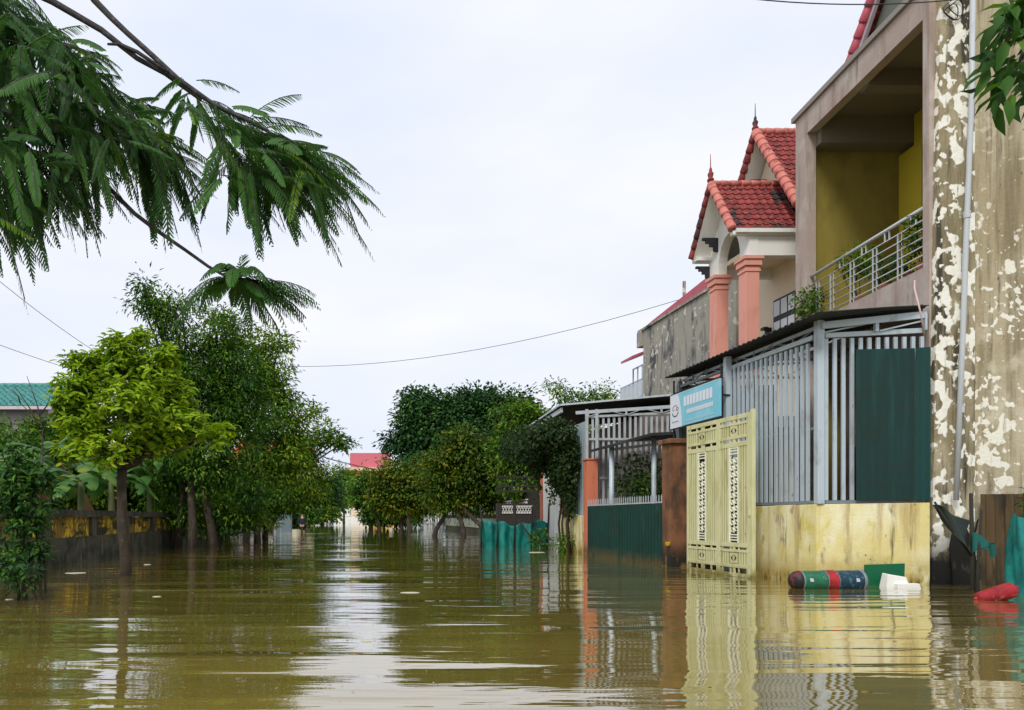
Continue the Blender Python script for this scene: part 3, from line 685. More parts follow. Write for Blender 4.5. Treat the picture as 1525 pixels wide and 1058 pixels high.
def arc(c0, c1, r0, r1, a0, a1, th, n=10):
    for i in range(n):
        q = []
        for aa, rr in ((a0+(a1-a0)*i/n,1),(a0+(a1-a0)*(i+1)/n,1),(a0+(a1-a0)*(i+1)/n,1-th),(a0+(a1-a0)*i/n,1-th)):
            q.append((6.844, B0+(B1-B0)*(c0+r0*rr*math.cos(aa)), 2.81+.685*(c1+r1*rr*math.sin(aa))))
        m.add(q, [(0,3,2,1)])
arc(.115,.49,.075,.17,-2.9,-.2,.22); arc(.115,.54,.07,.13,.9,2.6,.16); arc(.16,.55,.028,.06,0,6.2,.4); arc(.075,.56,.022,.05,2,6,.4)
for k in range(5): bq(m,.05+k*.03,.065+k*.03,.16,.20,.006)
build_each(m, 'emblem', mat('emblem ink',(.10,.11,.14),.6), bn)
m = MB(); m.bar(V(6.86,B0,3.51),V(6.86,B1,3.51),.02,.02)
for k in range(20): y = B0+(B1-B0)*(k+.5)/20; m.bar(V(6.86,y,3.50),V(6.93,y,3.56),.008,.02)
m.bar(V(6.86,B0,2.80),V(6.86,B1,2.80),.02,.03); m.bar(V(6.90,B1+.05,2.7),V(6.90,B1+.05,3.72),.03,.03); m.bar(V(6.90,B0-.05,2.6),V(6.90,B0-.05,3.8),.03,.03)
m.bar(V(6.90,B1+.05,3.2),V(7.15,B1+.1,3.2),.03,.03); m.build('banner_frame', M['dark_paint'], bn)

# ---- brown gate pillar
pr = empty('gate_pillar', (6.85,14.9,0), 'stained reddish brown square gate pillar between the green gate and the cream gate', 'pillar')
MB().box((6.60,14.72,-.5),(7.12,15.10,2.46)).build('shaft', M['pillar'], pr, bevel=.01)
MB().box((6.54,14.66,2.462),(7.18,15.16,2.56)).build('cap', M['pillar'], pr, bevel=.015)
MB().box((6.52,14.70,.42),(6.598,14.80,.50)).build('hinge_block', M['yellow_paint'], pr, bevel=.01)

# ---- dark green street gate with spikes
gg = empty('green_gate', (6.6,17.4,0), 'closed dark green sheet metal gate with short white spikes along its top', 'gate')
y = 15.12; n = 4; Lg = (19.72-15.12)/n
for i in range(n):
    y0 = 15.12+i*Lg; m = MB(); x = 6.62+.01*(i % 2)
    m.box((x,y0+.01,-.3),(x+.03,y0+Lg-.01,1.28))
    k = 0
    while k*.16+.08 < Lg: m.box((x-.008,y0+.06+k*.16,-.3),(x-.0005,y0+.085+k*.16,1.25)); k += 1
    lf = m.build('gate_panel', M['gate_green'], gg)
    m = MB(); k = 0
    while k*.13+.05 < Lg:
        yy = y0+.04+k*.13; m.add([(x,yy,1.282),(x+.012,yy,1.282),(x+.012,yy+.03,1.282),(x,yy+.03,1.282),(x+.006,yy+.015,1.47),(x,yy,1.42),(x+.012,yy,1.42),(x+.012,yy+.03,1.42),(x,yy+.03,1.42)],
            [(0,1,6,5),(1,2,7,6),(2,3,8,7),(3,0,5,8),(5,6,4),(6,7,4),(7,8,4),(8,5,4)]); k += 1
    m.bar(V(x-.004,y0,1.30),V(x-.004,y0+Lg-.01,1.30),.015,.03); m.build('spikes', M['steel_light'], lf)
# ---- orange red pillar
rp = empty('red_pillar', (6.8,19.7,0), 'slim orange red gate pillar at the far end of the dark green gate', 'pillar')
MB().box((6.63,19.76,-.5),(6.93,20.05,2.52)).build('shaft', M['red_pillar'], rp, bevel=.01)
MB().box((6.60,19.73,2.522),(6.96,20.08,2.56)).build('cap', M['red_pillar'], rp, bevel=.01)
# ---- white bar screen across the neighbouring yard
ws = empty('bar_screen', (8.2,20,1), 'tall white vertical bar screen closing the yard behind the dark green gate', 'fence')
m = MB(); n = 27
for i in range(n+1):
    x = 6.72+i*.145; m.box((x-.028,19.985,.3),(x+.028,20.015,3.66+.05*(x-6.72)))
m.build('bars', M['steel_light'], ws)
m = MB(); 
for z, dz in ((3.70,.05),(3.10,.0),(2.05,0),(.6,0)): m.bar(V(6.66,19.96,z),V(10.7,19.96,z+dz*4),.03,.06)
m.build('rails', M['steel_light'], ws)
m = MB()
for x in (6.68,6.95): m.box((x-.035,19.9,.0),(x+.035,19.95,3.9))
build_each(m, 'post', M['steel_light'], ws)
m = MB(); xs = [6.72,7.75,8.7,9.7,10.6]
m.bar(V(6.6,20.6,3.90),V(10.7,19.9,4.08),.04,.09)
for i in range(4):
    x0_, x1_ = xs[i], xs[i+1]; zt = lambda x: 3.84+.05*(x-6.5)*1.0
    m.bar(V(x0_,19.93,3.70+.05*(x0_-6.7)),V(x0_,19.93,zt(x0_)),.04,.04)
    m.bar(V(x0_,19.93,3.70+.05*(x0_-6.7)),V((x0_+x1_)/2,19.93,zt((x0_+x1_)/2)),.02,.02); m.bar(V((x0_+x1_)/2,19.93,zt((x0_+x1_)/2)),V(x1_,19.93,3.70+.05*(x1_-6.7)),.02,.02)
m.build('truss', M['steel_light'], ws)
c2 = empty('canopy', (7.5,22,4), 'wide dark canopy with a pale sloping eave above the white bar screen and vine', 'canopy')
corr(V(6.6,22.0,4.30), V(6.6,26,4.10), V(11.2,26,4.4), V(11.2,19.3,4.38), 30, .012).build('roof_sheet', M['roof_dark'], c2, solid=.015)
MB().hexa([V(6.62,22.05,4.12),V(6.62,25.9,3.94),V(6.68,25.9,3.94),V(6.68,22.05,4.12)],[V(6.62,22.05,4.26),V(6.62,25.9,4.06),V(6.68,25.9,4.06),V(6.68,22.05,4.26)]).build('gutter', M['steel_light'], c2)
m = MB(); m.bar(V(6.58,21.98,4.33),V(11.2,19.27,4.41),.03,.05); m.bar(V(6.58,21.99,4.33),V(6.58,26,4.13),.03,.05); build_each(m, 'edge_trim', M['steel_light'], c2)
yhs = empty('plaster_house', (10.5,24,0), 'single storey grey plaster house in the shade of the far canopy behind the white bars', 'house')
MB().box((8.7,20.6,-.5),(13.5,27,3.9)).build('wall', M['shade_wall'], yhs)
MB().box((8.66,21.6,-.3),(8.698,22.6,2.2)).build('door', M['brown_timber'], yhs)
for x in (9.3,10.4): wo = MB().box((x,20.56,1.3),(x+.7,20.598,2.5)).build('window', M['steel'], yhs); MB().box((x+.06,20.54,1.36),(x+.64,20.5595,2.44)).build('pane', M['glass'], wo)
# ---- street side of that yard
gs = empty('grey_screen', (6.65,20.2,0), 'narrow blue grey metal sheet on a yellow wall stub behind the vine stems', 'screen')
corr(V(6.70,20.1,1.06),V(6.70,21.3,1.06),V(6.70,21.3,3.6),V(6.70,20.1,3.6),8,.01).build('sheet', M['blue_grey'], gs, solid=.006)
MB().box((6.64,20.07,-.5),(6.76,22.2,1.05)).build('wall_stub', M['yellow_wall'], gs)
wp = empty('white_wall', (6.95,24,0), 'white street wall panel with red edge strips behind the hanging vine', 'wall')
MB().box((6.90,22.95,-.5),(7.04,25.0,2.5)).build('wall', M['white_wall'], wp)
MB().box((6.86,22.62,-.5),(7.04,22.94,2.5)).build('edge_strip', M['red_pillar'], wp); MB().box((6.86,25.01,-.5),(7.06,25.22,2.55)).build('edge_strip', M['red_pillar'], wp)
# small inner canopy
ic = empty('porch_canopy', (7.6,19,0), 'small dark lean-to roof on two grey posts behind the green gate', 'canopy')
m = MB(); m.hexa([V(6.72,18.2,2.72),V(7.7,18.2,3.0),V(7.7,19.7,3.0),V(6.72,19.7,2.72)],[V(6.72,18.2,2.79),V(7.7,18.2,3.07),V(7.7,19.7,3.07),V(6.72,19.7,2.79)])
m.hexa([V(7.7,18.2,3.0),V(9.2,18.2,3.08),V(9.2,19.7,3.08),V(7.7,19.7,3.0)],[V(7.7,18.2,3.07),V(9.2,18.2,3.16),V(9.2,19.7,3.16),V(7.7,19.7,3.07)]); m.build('roof', M['roof_dark'], ic)
for x in (6.90,7.97): MB().tube([V(x,18.7,0),V(x,18.7,2.78 if x < 7.5 else 2.99)],.06,12).build('post', M['steel'], ic, smooth=True)
for (a_, b_) in ((6.86,9.1),): MB().bar(V(6.9,18.7,2.70),V(9.1,18.7,2.98),.05,.07).build('beam', M['steel'], ic)
sprig((7.9,19.3,1.9), .95, 900, .13, .06, L_dark, 'shrub', 'dark dense shrub in the yard behind the grey porch posts', 'shrub', base=(7.9,19.3,0), stems=6, flat=.45)

# ---- tile roofed house with salmon columns
th = empty('tiled_house', (12,17.6,0), 'cream house with red tiled gables, an arch and salmon columns', 'house')
XC = 9.1
for yc in (17.7, 16.4):
    m = MB(); m.box((XC-.15,yc-.15,3.2),(XC+.15,yc+.15,6.52)); c_ = m.build('porch_column', M['salmon'], th, bevel=.008)
    m = MB(); m.box((XC-.17,yc-.17,6.40),(XC+.17,yc+.17,6.46)); m.box((XC-.19,yc-.19,6.53),(XC+.19,yc+.19,6.66)); m.box((XC-.22,yc-.22,6.662),(XC+.22,yc+.22,6.74)); m.build('capital', M['salmon'], c_, bevel=.006)
MB().box((8.8,16.1,2.95),(10.4,19.3,3.2)).build('porch_floor', M['cap'], th)
# arch wall facing the street, between the columns up to the gable
yc0, yc1 = 16.58, 17.52; ymid = (yc0+yc1)/2; rA = (yc1-yc0)/2
outer = [(16.2,6.745),(16.2,7.22),(17.1,8.58),(17.98,7.22),(17.98,6.745)]
arch = [(yc1, 6.745)] + [(ymid+rA*math.cos(a), 6.85+ (rA*1.5)*math.sin(a)) for a in [math.pi*k/14 for k in range(15)]] + [(yc0, 6.745)]
m = MB(); poly = [V(XC-.10,y_,z_) for y_,z_ in outer] + [V(XC-.10,y_,z_) for y_,z_ in arch]
m.prism(poly, (.2,0,0)); m.build('arch_wall', M['white'], th)
m = MB(); m.box((XC+.102,16.22,6.745),(10.4,16.44,7.20)); m.box((XC+.102,17.7,6.745),(10.4,17.9,7.20)); build_each(m, 'porch_beam', M['white'], th)
m = MB(); m.box((8.66,16.08,7.205),(10.6,16.35,7.29)); m.box((8.66,17.86,7.205),(10.6,18.12,7.29)); build_each(m, 'eave_moulding', M['white'], th)
MB().box((XC+.102,16.45,6.95),(10.4,17.69,7.05)).build('porch_ceiling', M['cream_wall'], th)
def gable(parent, x0, x1, yl, yr, ym, ze, za, cols, rows, capr=.085):
    tiles(V(x0,yl,ze),V(x1,yl,ze),V(x1,ym,za),V(x0,ym,za),cols,rows).build('roof', M['tile'], parent)
    tiles(V(x1,yr,ze),V(x0,yr,ze),V(x0,ym,za),V(x1,ym,za),cols,rows).build('roof', M['tile'], parent)
    m = ridge_caps(V(x0,yl,ze+.03),V(x0,ym,za+.03),capr); m.build('verge_tiles', M['tile_edge'], parent, smooth=True)
    m = ridge_caps(V(x0,yr,ze+.03),V(x0,ym,za+.03),capr*.8); m.build('verge_tiles', M['tile'], parent, smooth=True)
    m = ridge_caps(V(x0,ym,za+.03),V(x1,ym,za+.03),capr*.8); m.build('ridge_tiles', M['tile_edge'], parent, smooth=True)
    m = MB(); d = V(.0,0,0)            # white soffit slab under the overhang
    for (ya) in (yl, yr):
        m.add([V(x0+.02,ya,ze-.10),V(x1,ya,ze-.10),V(x1,ym,za-.10),V(x0+.02,ym,za-.10),V(x0+.02,ya,ze-.015),V(x1,ya,ze-.015),V(x1,ym,za-.015),V(x0+.02,ym,za-.015)],
              [(0,3,2,1),(4,5,6,7),(0,1,5,4),(1,2,6,5),(2,3,7,6),(3,0,4,7)])
    m.build('soffit', M['white'], parent)
    f_ = finial(V(x0,ym,za+.08)); f_.build('finial', M['tile'], parent, smooth=True)
gable(th, 8.6, 10.45, 16.15, 18.03, 17.1, 7.27, 8.68, 11, 9)
gable(th, 10.0, 15, 16.1, 19.4, 17.75, 7.8, 10.22, 29, 15, .10)
m = MB(); m.prism([V(10.4,16.6,3.2),V(10.4,18.9,3.2),V(10.4,18.9,8.3),V(10.4,17.75,10.0),V(10.4,16.6,8.3)], (4.4,0,0)); m.build('main_wall', M['cream_wall'], th)
m = MB(); m.box((10.45,16.65,-.5),(14.7,18.85,3.18)); m.build('ground_floor_wall', M['cream_wall'], th)
def bracket(p, sc=1):
    m = MB(); pl = [(0,0),(-.36,0),(-.36,-.06),(-.28,-.06),(-.28,-.13),(-.19,-.13),(-.19,-.21),(-.10,-.21),(-.10,-.30),(-.03,-.33),(0,-.33)]
    m.prism([p+V(x*sc,0,z*sc) for x,z in pl], (0,.06,0)); m.build('bracket', M['dark_paint'], th)
bracket(V(8.99,17.52,7.62)); bracket(V(8.99,17.92,7.08), .9); bracket(V(10.39,17.95,9.2),1.05); bracket(V(10.39,18.6,8.45))
wn = MB(); wn.box((10.36,16.75,5.0),(10.398,17.62,6.15)); wo = wn.build('window', M['dark_paint'], th)
m = MB()
for i in range(3):
    for z0, z1 in ((5.75,6.1),(5.1,5.62)): m.box((10.35,16.80+i*.28,z0),(10.3595,17.03+i*.28,z1))
build_each(m, 'pane', M['bars'], wo)
m = MB(); m.box((10.28,17.75,5.35),(10.398,17.85,5.55)); m.box((10.2,17.72,5.5),(10.30,17.88,5.56)); m.build('wall_lamp', M['dark_paint'], th)
tag(MB().tube([V(8.5,18.3,3.2)]+[V(8.5+.0*k,18.3-.45*math.sin(k*.4),3.9+.55*math.cos(k*.4-1.2)) for k in range(8)],.02,6).build('hoop', M['wire'], smooth=True), 'bent black hose arching behind the far salmon column base', 'hose')

# ---- grey concrete house with red roof
gh = empty('concrete_house', (12,22,0), 'grey streaked concrete house under a red metal roof behind the tiled house', 'house')
MB().box((10.5,19.55,-.5),(16,25.5,7.42)).build('wall', M['grey_concrete'], gh)
m = MB(); m.box((10.44,19.5,7.425),(10.6,25.85,7.50)); m.box((10.42,25.52,6.9),(10.7,25.86,7.42)); m.build('parapet', M['grey_concrete'], gh)
m = MB(); m.prism([V(10.56,26.0,7.505),V(10.56,19.5,7.505),V(10.56,19.5,8.0),V(10.56,24.9,7.62)], (.06,0,0)); m.prism([V(10.63,26,7.5),V(10.63,19.5,8.0),V(13,19.5,8.9),V(13,26,8.0)],(0,0,.05)); m.build('roof', M['red_sheet'], gh)
m = MB(); m.hexa([V(10.15,25.6,6.50),V(10.9,25.6,6.80),V(10.9,26.6,6.80),V(10.15,26.6,6.50)],[V(10.15,25.6,6.58),V(10.9,25.6,6.88),V(10.9,26.6,6.88),V(10.15,26.6,6.58)]); m.build('awning', M['red_sheet'], gh)
m = MB()
for y_ in (25.55,25.95,26.35): m.box((10.48,y_,5.1),(10.52,y_+.04,6.28 if y_ < 26.2 else 6.24))
for y_ in (26.7,27.1,27.5): m.box((10.48,y_,5.1),(10.52,y_+.04,5.75))
for z, y1 in ((6.26,26.4),(5.78,27.55),(5.2,27.55)): m.box((10.48,25.53,z-.02),(10.52,y1,z+.02))
rb = m.build('balcony_railing', M['steel'], gh)
MB().box((10.495,25.56,5.22),(10.505,27.5,5.74)).build('panel', M['bars'], rb)
MB().box((10.45,25.52,4.8),(13,27.6,5.08)).build('balcony_slab', M['grey_concrete'], gh)
m = MB(); m.tube([V(10.7,22.9,7.7),V(10.7,22.9,8.3)],.05,8); m.build('chimney', M['grey_concrete'], gh)

# ---- decorative fence, white walls beyond the vine
df = empty('lattice_fence', (7.4,30,0), 'dark fence with white lattice inserts behind the teal netting', 'fence')
m = MB(); m.box((6.4,30,-.5),(8.4,30.15,1.55)); m.box((6.4,30.02,2.0),(8.4,30.12,2.08)); m.box((6.4,30.02,2.6),(8.4,30.12,2.66)); m.box((6.4,30.02,2.22),(8.4,30.1,2.27)); m.build('wall', mat('dark brown fence paint',(.035,.03,.028),.8), df)
m = MB()
for i in range(14): x = 6.45+i*.145; m.box((x,30.04,2.08),(x+.03,30.07,2.6))
m.build('balusters', M['dark_paint'], df)
for x0, x1 in ((6.62,7.05),(7.2,7.85)):
    m = MB(); m.box((x0,29.965,1.14),(x1,29.998,1.17)); m.box((x0,29.965,1.42),(x1,29.998,1.45)); k = x0
    while k < x1-.05:
        m.bar(V(k,29.98,1.17),V(k+.1,29.98,1.42),.012,.02); m.bar(V(k+.1,29.98,1.17),V(k,29.98,1.42),.012,.02); k += .11
    m.build('lattice_insert', M['white'], df)
lf_ = empty('garden_fence', (8.5,45,0), 'long dark garden fence with white scroll panels on a pale green base behind the trees', 'fence')
fa, fb = V(8.45,31.5,0), V(8.2,57,0)
m = MB(); m.hexa([V(8.45,31.5,-.5),V(8.65,31.5,-.5),V(8.4,57,-.5),V(8.2,57,-.5)],[V(8.45,31.5,.35),V(8.65,31.5,.35),V(8.4,57,.35),V(8.2,57,.35)]); m.build('footing', M['mossy'], lf_)
m = MB(); m.hexa([V(8.42,31.5,.352),V(8.6,31.5,.352),V(8.35,57,.352),V(8.17,57,.352)],[V(8.42,31.5,.9),V(8.6,31.5,.9),V(8.35,57,.9),V(8.17,57,.9)]); m.build('base_wall', mat('pale green wall',(.34,.38,.32),.85,[((.12,.13,.09),(2,2,2),.45,.65)]), lf_)
m = MB(); m.hexa([V(8.47,31.5,.902),V(8.55,31.5,.902),V(8.30,57,.902),V(8.22,57,.902)],[V(8.47,31.5,2.1),V(8.55,31.5,2.1),V(8.30,57,2.1),V(8.22,57,2.1)]); m.build('dark_panel', M['dark_wood'], lf_)
for i in range(8):
    y0 = 33+i*3.0; x = 8.47-(y0-31.5)*.0098-.03; m = MB()
    m.box((x,y0,1.15),(x+.02,y0+1.6,1.2)); m.box((x,y0,1.75),(x+.02,y0+1.6,1.8))
    for k in range(5):
        c0 = V(x, y0+.2+k*.3, 1.47); m.tube([c0+V(0,.14*math.cos(a),.22*math.sin(a)) for a in [t*.7 for t in range(9)]],.02,5)
    m.build('scroll_panel', M['white'], lf_)
pw = empty('picket_wall', (8,66,0), 'white upright boards showing between trunks far along the right bank', 'fence')
m = MB()
for i in range(26):
    y_ = 57.5+i*1.0; x = 8.0-(i*.06); m.box((x,y_,-.3),(x+.08,y_+.45,2.7+.4*random.random()))
m.build('boards', mat('pale grey boards',(.50,.53,.50),.85,[((.15,.17,.13),(2,2,2),.5,.7)]), pw)
m = MB(); m.bar(V(7.96,57.4,1.6),V(6.5,83,1.6),.05,.1); m.bar(V(7.96,57.4,.5),V(6.5,83,.5),.05,.1); build_each(m, 'rail', M['white'], pw)

# ---- teal netting fence with posts
nf = empty('netting_fence', (5.7,24.4,0), 'teal green netting strung between dark sticks in the water below the trees', 'net')
N0, N1 = V(4.68,24.5,0), V(6.85,24.3,0)
def netfn(a, b):
    p = N0.lerp(N1, a); z = b*(.90+.06*math.sin(a*9)+.05*math.sin(a*23)) - .1
    return V(p.x+.02*math.sin(b*7+a*5), p.y+.07*math.sin(a*31)+.05*math.sin(a*13+b*4), z)
m = MB(); m.patch(netfn, 90, 10); m.build('netting', M['net'], nf, smooth=True, solid=.004)
for k, x in enumerate((4.68,5.2,5.75,6.3,6.82)):
    y_ = 24.5-.09*(x-4.68)-.1; MB().tube([V(x,y_,-.3),V(x+.03,y_,.7),V(x-.02+.02*k,y_,1.35+.1*(k % 3))],[.035,.028,.022],6).build('post', M['dark_wood'], nf, smooth=True)
m = MB(); m.tube([V(5.8,23.9,.9),V(6.2,23.9,.35),V(6.6,23.8,.05)],.025,6); m.tube([V(6.3,23.9,1.2),V(6.45,23.85,.4),V(6.5,23.8,-.1)],.02,6)
tag(m.build('branch', M['dark_wood'], smooth=True), 'bare fallen branches leaning in the water before the teal netting', 'branch')
tag(sprig((6.45,23.7,.28),.42,260,.13,.045,L_mid,'bush','x','bush',base=(6.45,23.7,0),flat=.6), 'small green bush sprouting in front of the teal netting', 'bush')
tag(sprig((6.42,21.0,.25),.42,420,.10,.035,L_mid,'bush','x','bush',base=(6.42,21.0,0),flat=.9), 'low green bush growing out of the water below the vine stems', 'bush')

# ---- vine hanging over the street wall
vi = empty('vine', (6.5,21.5,0), 'dark climbing vine hanging from the canopy eave down over the white wall', 'vine')
m = MB()
for k, (x, y_) in enumerate(((6.5,21.3),(6.55,20.9),(6.45,20.7),(6.5,21.6))):
    m.tube([V(x,y_,-.1),V(x-.06,y_+.05,.8),V(x+.05,y_,1.7),V(x-.15,y_+.1,2.8),V(x-.3,y_,3.5)],[.035,.03,.03,.025,.012],6)
m.build('stem', M['bark'], vi, smooth=True)
lb = LB()
def blob(lb, c, r, n, L, W, tpl=LEAF2, droop=.4, tmul=1, tadd=0, inner=.45):
    c = np.array(c); r = np.array(r); d = unit(RNG.normal(size=(n,3))); rr = RNG.random(n)**inner
    P = c + d*r*rr[:,None]; D = unit(d*.7+RNG.normal(size=(n,3))*.6+np.array([0,0,-droop])); N = unit(d*.6+RNG.normal(size=(n,3))*.4+np.array([0,0,.8]))
    lb.add(P, D, N, L*RNG.uniform(.65,1.25,n), W*RNG.uniform(.75,1.2,n), np.clip(RNG.beta(2,3,n)*tmul+tadd,0,1), tpl)
for c, r, n in (((6.0,20.9,3.3),(.75,.9,.5),2200),((6.3,20.7,2.6),(.4,.6,.8),2000),((5.8,21.6,3.1),(.55,1.0,.5),2000),((6.1,22.2,2.8),(.5,.8,.6),1500),((5.7,23.4,3.3),(.6,1.2,.6),1500),((6.45,20.8,1.5),(.16,.45,.55),420),((6.5,21.6,2.1),(.2,.4,.5),260),((5.5,22.5,3.0),(.35,1.0,.4),350),((6.45,20.5,2.2),(.15,.4,1.2),500)):
    blob(lb, c, r, n, .12, .075)
for k in range(26):
    x = 5.9+random.random()*.7; y_ = 20.4+random.random()*2.0; z0 = 2.7; n = 26; t = np.linspace(0,1,n)*(.5+random.random()*.9)
    P = np.stack([x+.05*np.sin(t*9),y_+.05*np.cos(t*7),z0-t],1); lb.add(P, RNG.normal(size=(n,3))+np.array([0,0,-.6]), RNG.normal(size=(n,3))+np.array([0,-.5,1]), .11, .07, RNG.beta(2,3,n))
lb.build('leaves', L_vine, vi)

# ================================================================== TREES
def tree(name, label, base, lean, lobes, lm, dens, leafL, leafW, trunk_r, cat='tree', tpl=LEAF2, droop=.4, csize=.33, per=26, group=None, trunks=None, tadd=0, twist=.06, bark='bark', young=.15):
    """lobes: list of (centre, radii) in world metres. trunk + limbs reach every leaf cluster"""
    base = Vector(base); root = empty(name, base, label, cat, group)
    tr = MB(); lb = LB(); allc = []
    zmin = min(c[2]-r[2] for c, r in lobes); fork = Vector(lean)
    starts = trunks or [base]
    for st in starts:
        st = Vector(st); n = 6; pts = []
        for i in range(n+1):
            t = i/n; p = st.lerp(fork, t); p += V(math.sin(t*5+st.x)*twist*(1-t)*t*4, math.cos(t*4+st.y)*twist*(1-t)*t*4, 0); pts.append(p)
        pts[0].z -= .4; tr.tube(pts, [trunk_r*(1.25-.55*i/n)*(1 if i else 1.2) for i in range(n+1)], 10)
    for c, r in lobes:
        c = Vector(c); r = Vector(r); mid = fork.lerp(c, .5) + V(*(RNG.normal(size=3)*.08*r.x)); tr.tube([fork, mid, c], [trunk_r*.62, trunk_r*.42, trunk_r*.22], 7)
        vol = r.x*r.y*r.z; nc = max(5, int(dens*vol**(2/3)))
        ds = unit(RNG.normal(size=(nc,3))); rr = RNG.random(nc)**.38
        C = np.array(c)+ds*np.array(r)*rr[:,None]*(1+.14*RNG.normal(size=nc))[:,None]
        for i in range(nc):
            if i % 3 == 0:
                q = Vector(C[i]); mm = c.lerp(q, .5)+V(*(RNG.normal(size=3)*.05)); tr.tube([c.lerp(q,.1), mm, q], [trunk_r*.18, trunk_r*.12, trunk_r*.05], 4, cap=False)
        n = nc*per; ci = np.repeat(np.arange(nc), per)
        off = RNG.normal(size=(n,3))*csize*.5; off[:,2] *= .7
        P = C[ci]+off; outd = ds[ci]
        D = unit(unit(off)*.8+outd*.4+RNG.normal(size=(n,3))*.35+np.array([0,0,-droop])); N = unit(outd*.5+np.array([0,0,1.0])+RNG.normal(size=(n,3))*.35)
        ct = RNG.normal(size=nc)*.13+RNG.normal()*.12
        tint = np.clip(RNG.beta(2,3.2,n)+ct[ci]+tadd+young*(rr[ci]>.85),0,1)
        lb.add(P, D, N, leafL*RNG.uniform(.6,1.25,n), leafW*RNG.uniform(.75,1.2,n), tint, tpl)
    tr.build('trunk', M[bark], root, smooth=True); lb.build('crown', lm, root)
    return root

def px_lobes(Y, specs, depth=.8):       # (u, v, half width px, half height px[, dY])
    s = FPX/Y; o = []
    for sp in specs:
        u, v, a, b = sp[:4]; dy = sp[4] if len(sp) > 4 else 0; p = PY(u, v, Y+dy); s2 = FPX/(Y+dy)
        o.append(((p.x,p.y,p.z),(a/s2,depth*(a+b)/2/s2,b/s2)))
    return o
# bright small tree in front, with whorled drooping leaves
def whorl_tree(name, label, base, fork, lobes, lm, nwh, leafL, leafW, tr_r):
    base = Vector(base); fork = Vector(fork); root = empty(name, base, label, 'tree')
    tr = MB(); lb = LB()
    pts = [base+V(0,0,-.4), base+V(.01,0,.3), base.lerp(fork,.5)+V(-.03,0,0), base.lerp(fork,.85)+V(-.02,0,0), fork]; tr.tube(pts, [tr_r*1.25,tr_r*1.1,tr_r,tr_r*.9,tr_r*.95], 12)
    for c, r, k in lobes:
        c = Vector(c); r = Vector(r); mid = fork.lerp(c,.5)+V(*(RNG.normal(size=3)*.06)); f2 = fork+V(0,0,.35) if k < .2 else fork; tr.tube([f2,mid+V(0,0,.12 if k < .2 else 0),c],[tr_r*(.5 if k >= .2 else .2),tr_r*(.33 if k >= .2 else .14),tr_r*(.2 if k >= .2 else .08)],7)
        nc = int(nwh*k); ds = unit(RNG.normal(size=(nc,3))+np.array([0,0,.25])); rr = RNG.random(nc)**.33; C = np.array(c)+ds*np.array(r)*rr[:,None]
        for i in range(nc):
            if i % 2 == 0:
                q = Vector(C[i]); tr.tube([c.lerp(q,.15),c.lerp(q,.6)+V(0,0,-.03),q],[tr_r*.12,tr_r*.08,.006],4,cap=False)
        per = 11; n = nc*per; ci = np.repeat(np.arange(nc),per); ang = RNG.random(n)*2*np.pi; ax = unit(ds+np.array([0,0,.7]))
        rad = unit(np.stack([np.cos(ang),np.sin(ang),RNG.normal(size=n)*.35],1)); D = unit(rad+ax[ci]*.35+np.array([0,0,-.42])+RNG.normal(size=(n,3))*.18)
        P = C[ci]+RNG.normal(size=(n,3))*np.array([.035,.035,.05]); N = unit(ax[ci]+RNG.normal(size=(n,3))*.25)
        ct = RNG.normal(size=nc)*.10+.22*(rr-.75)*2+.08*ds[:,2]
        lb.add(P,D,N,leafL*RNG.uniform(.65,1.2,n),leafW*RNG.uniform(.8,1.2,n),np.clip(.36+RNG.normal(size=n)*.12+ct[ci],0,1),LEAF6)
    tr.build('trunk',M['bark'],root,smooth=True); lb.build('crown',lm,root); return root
Yb = 12.5; sb = FPX/Yb
def bl_(u, v, a, b, k, dy=0): p = PY(u,v,Yb+dy); return ((p.x,p.y,p.z),(a/sb,(a+b)/2/sb,b/sb),k)
whorl_tree('leafy_tree', 'small bright yellow green tree with drooping leaves, standing in the water nearest on the left', PY(187,858,Yb), PY(182,700,Yb),
    [bl_(118,585,36,34,.7), bl_(150,548,32,32,.6,.2), bl_(185,545,30,42,.7), bl_(228,560,36,36,.75), bl_(262,592,30,30,.6,.3), bl_(135,630,48,30,.8), bl_(195,605,50,38,.9,-.4), bl_(245,632,42,34,.75),
     bl_(98,612,22,34,.35), bl_(286,632,22,18,.3), bl_(318,655,24,17,.17,-.3), bl_(340,640,12,10,.06,-.3), bl_(112,548,16,18,.18), bl_(208,505,14,20,.16), bl_(170,512,16,16,.17), bl_(248,530,16,16,.18), bl_(190,590,60,50,.9,.7),
     bl_(120,668,34,20,.3,-.1), bl_(160,672,30,22,.35,-.4), bl_(215,672,34,20,.35,.1), bl_(258,668,20,16,.18)],
    L_bright, 92, .165, .050, .088)
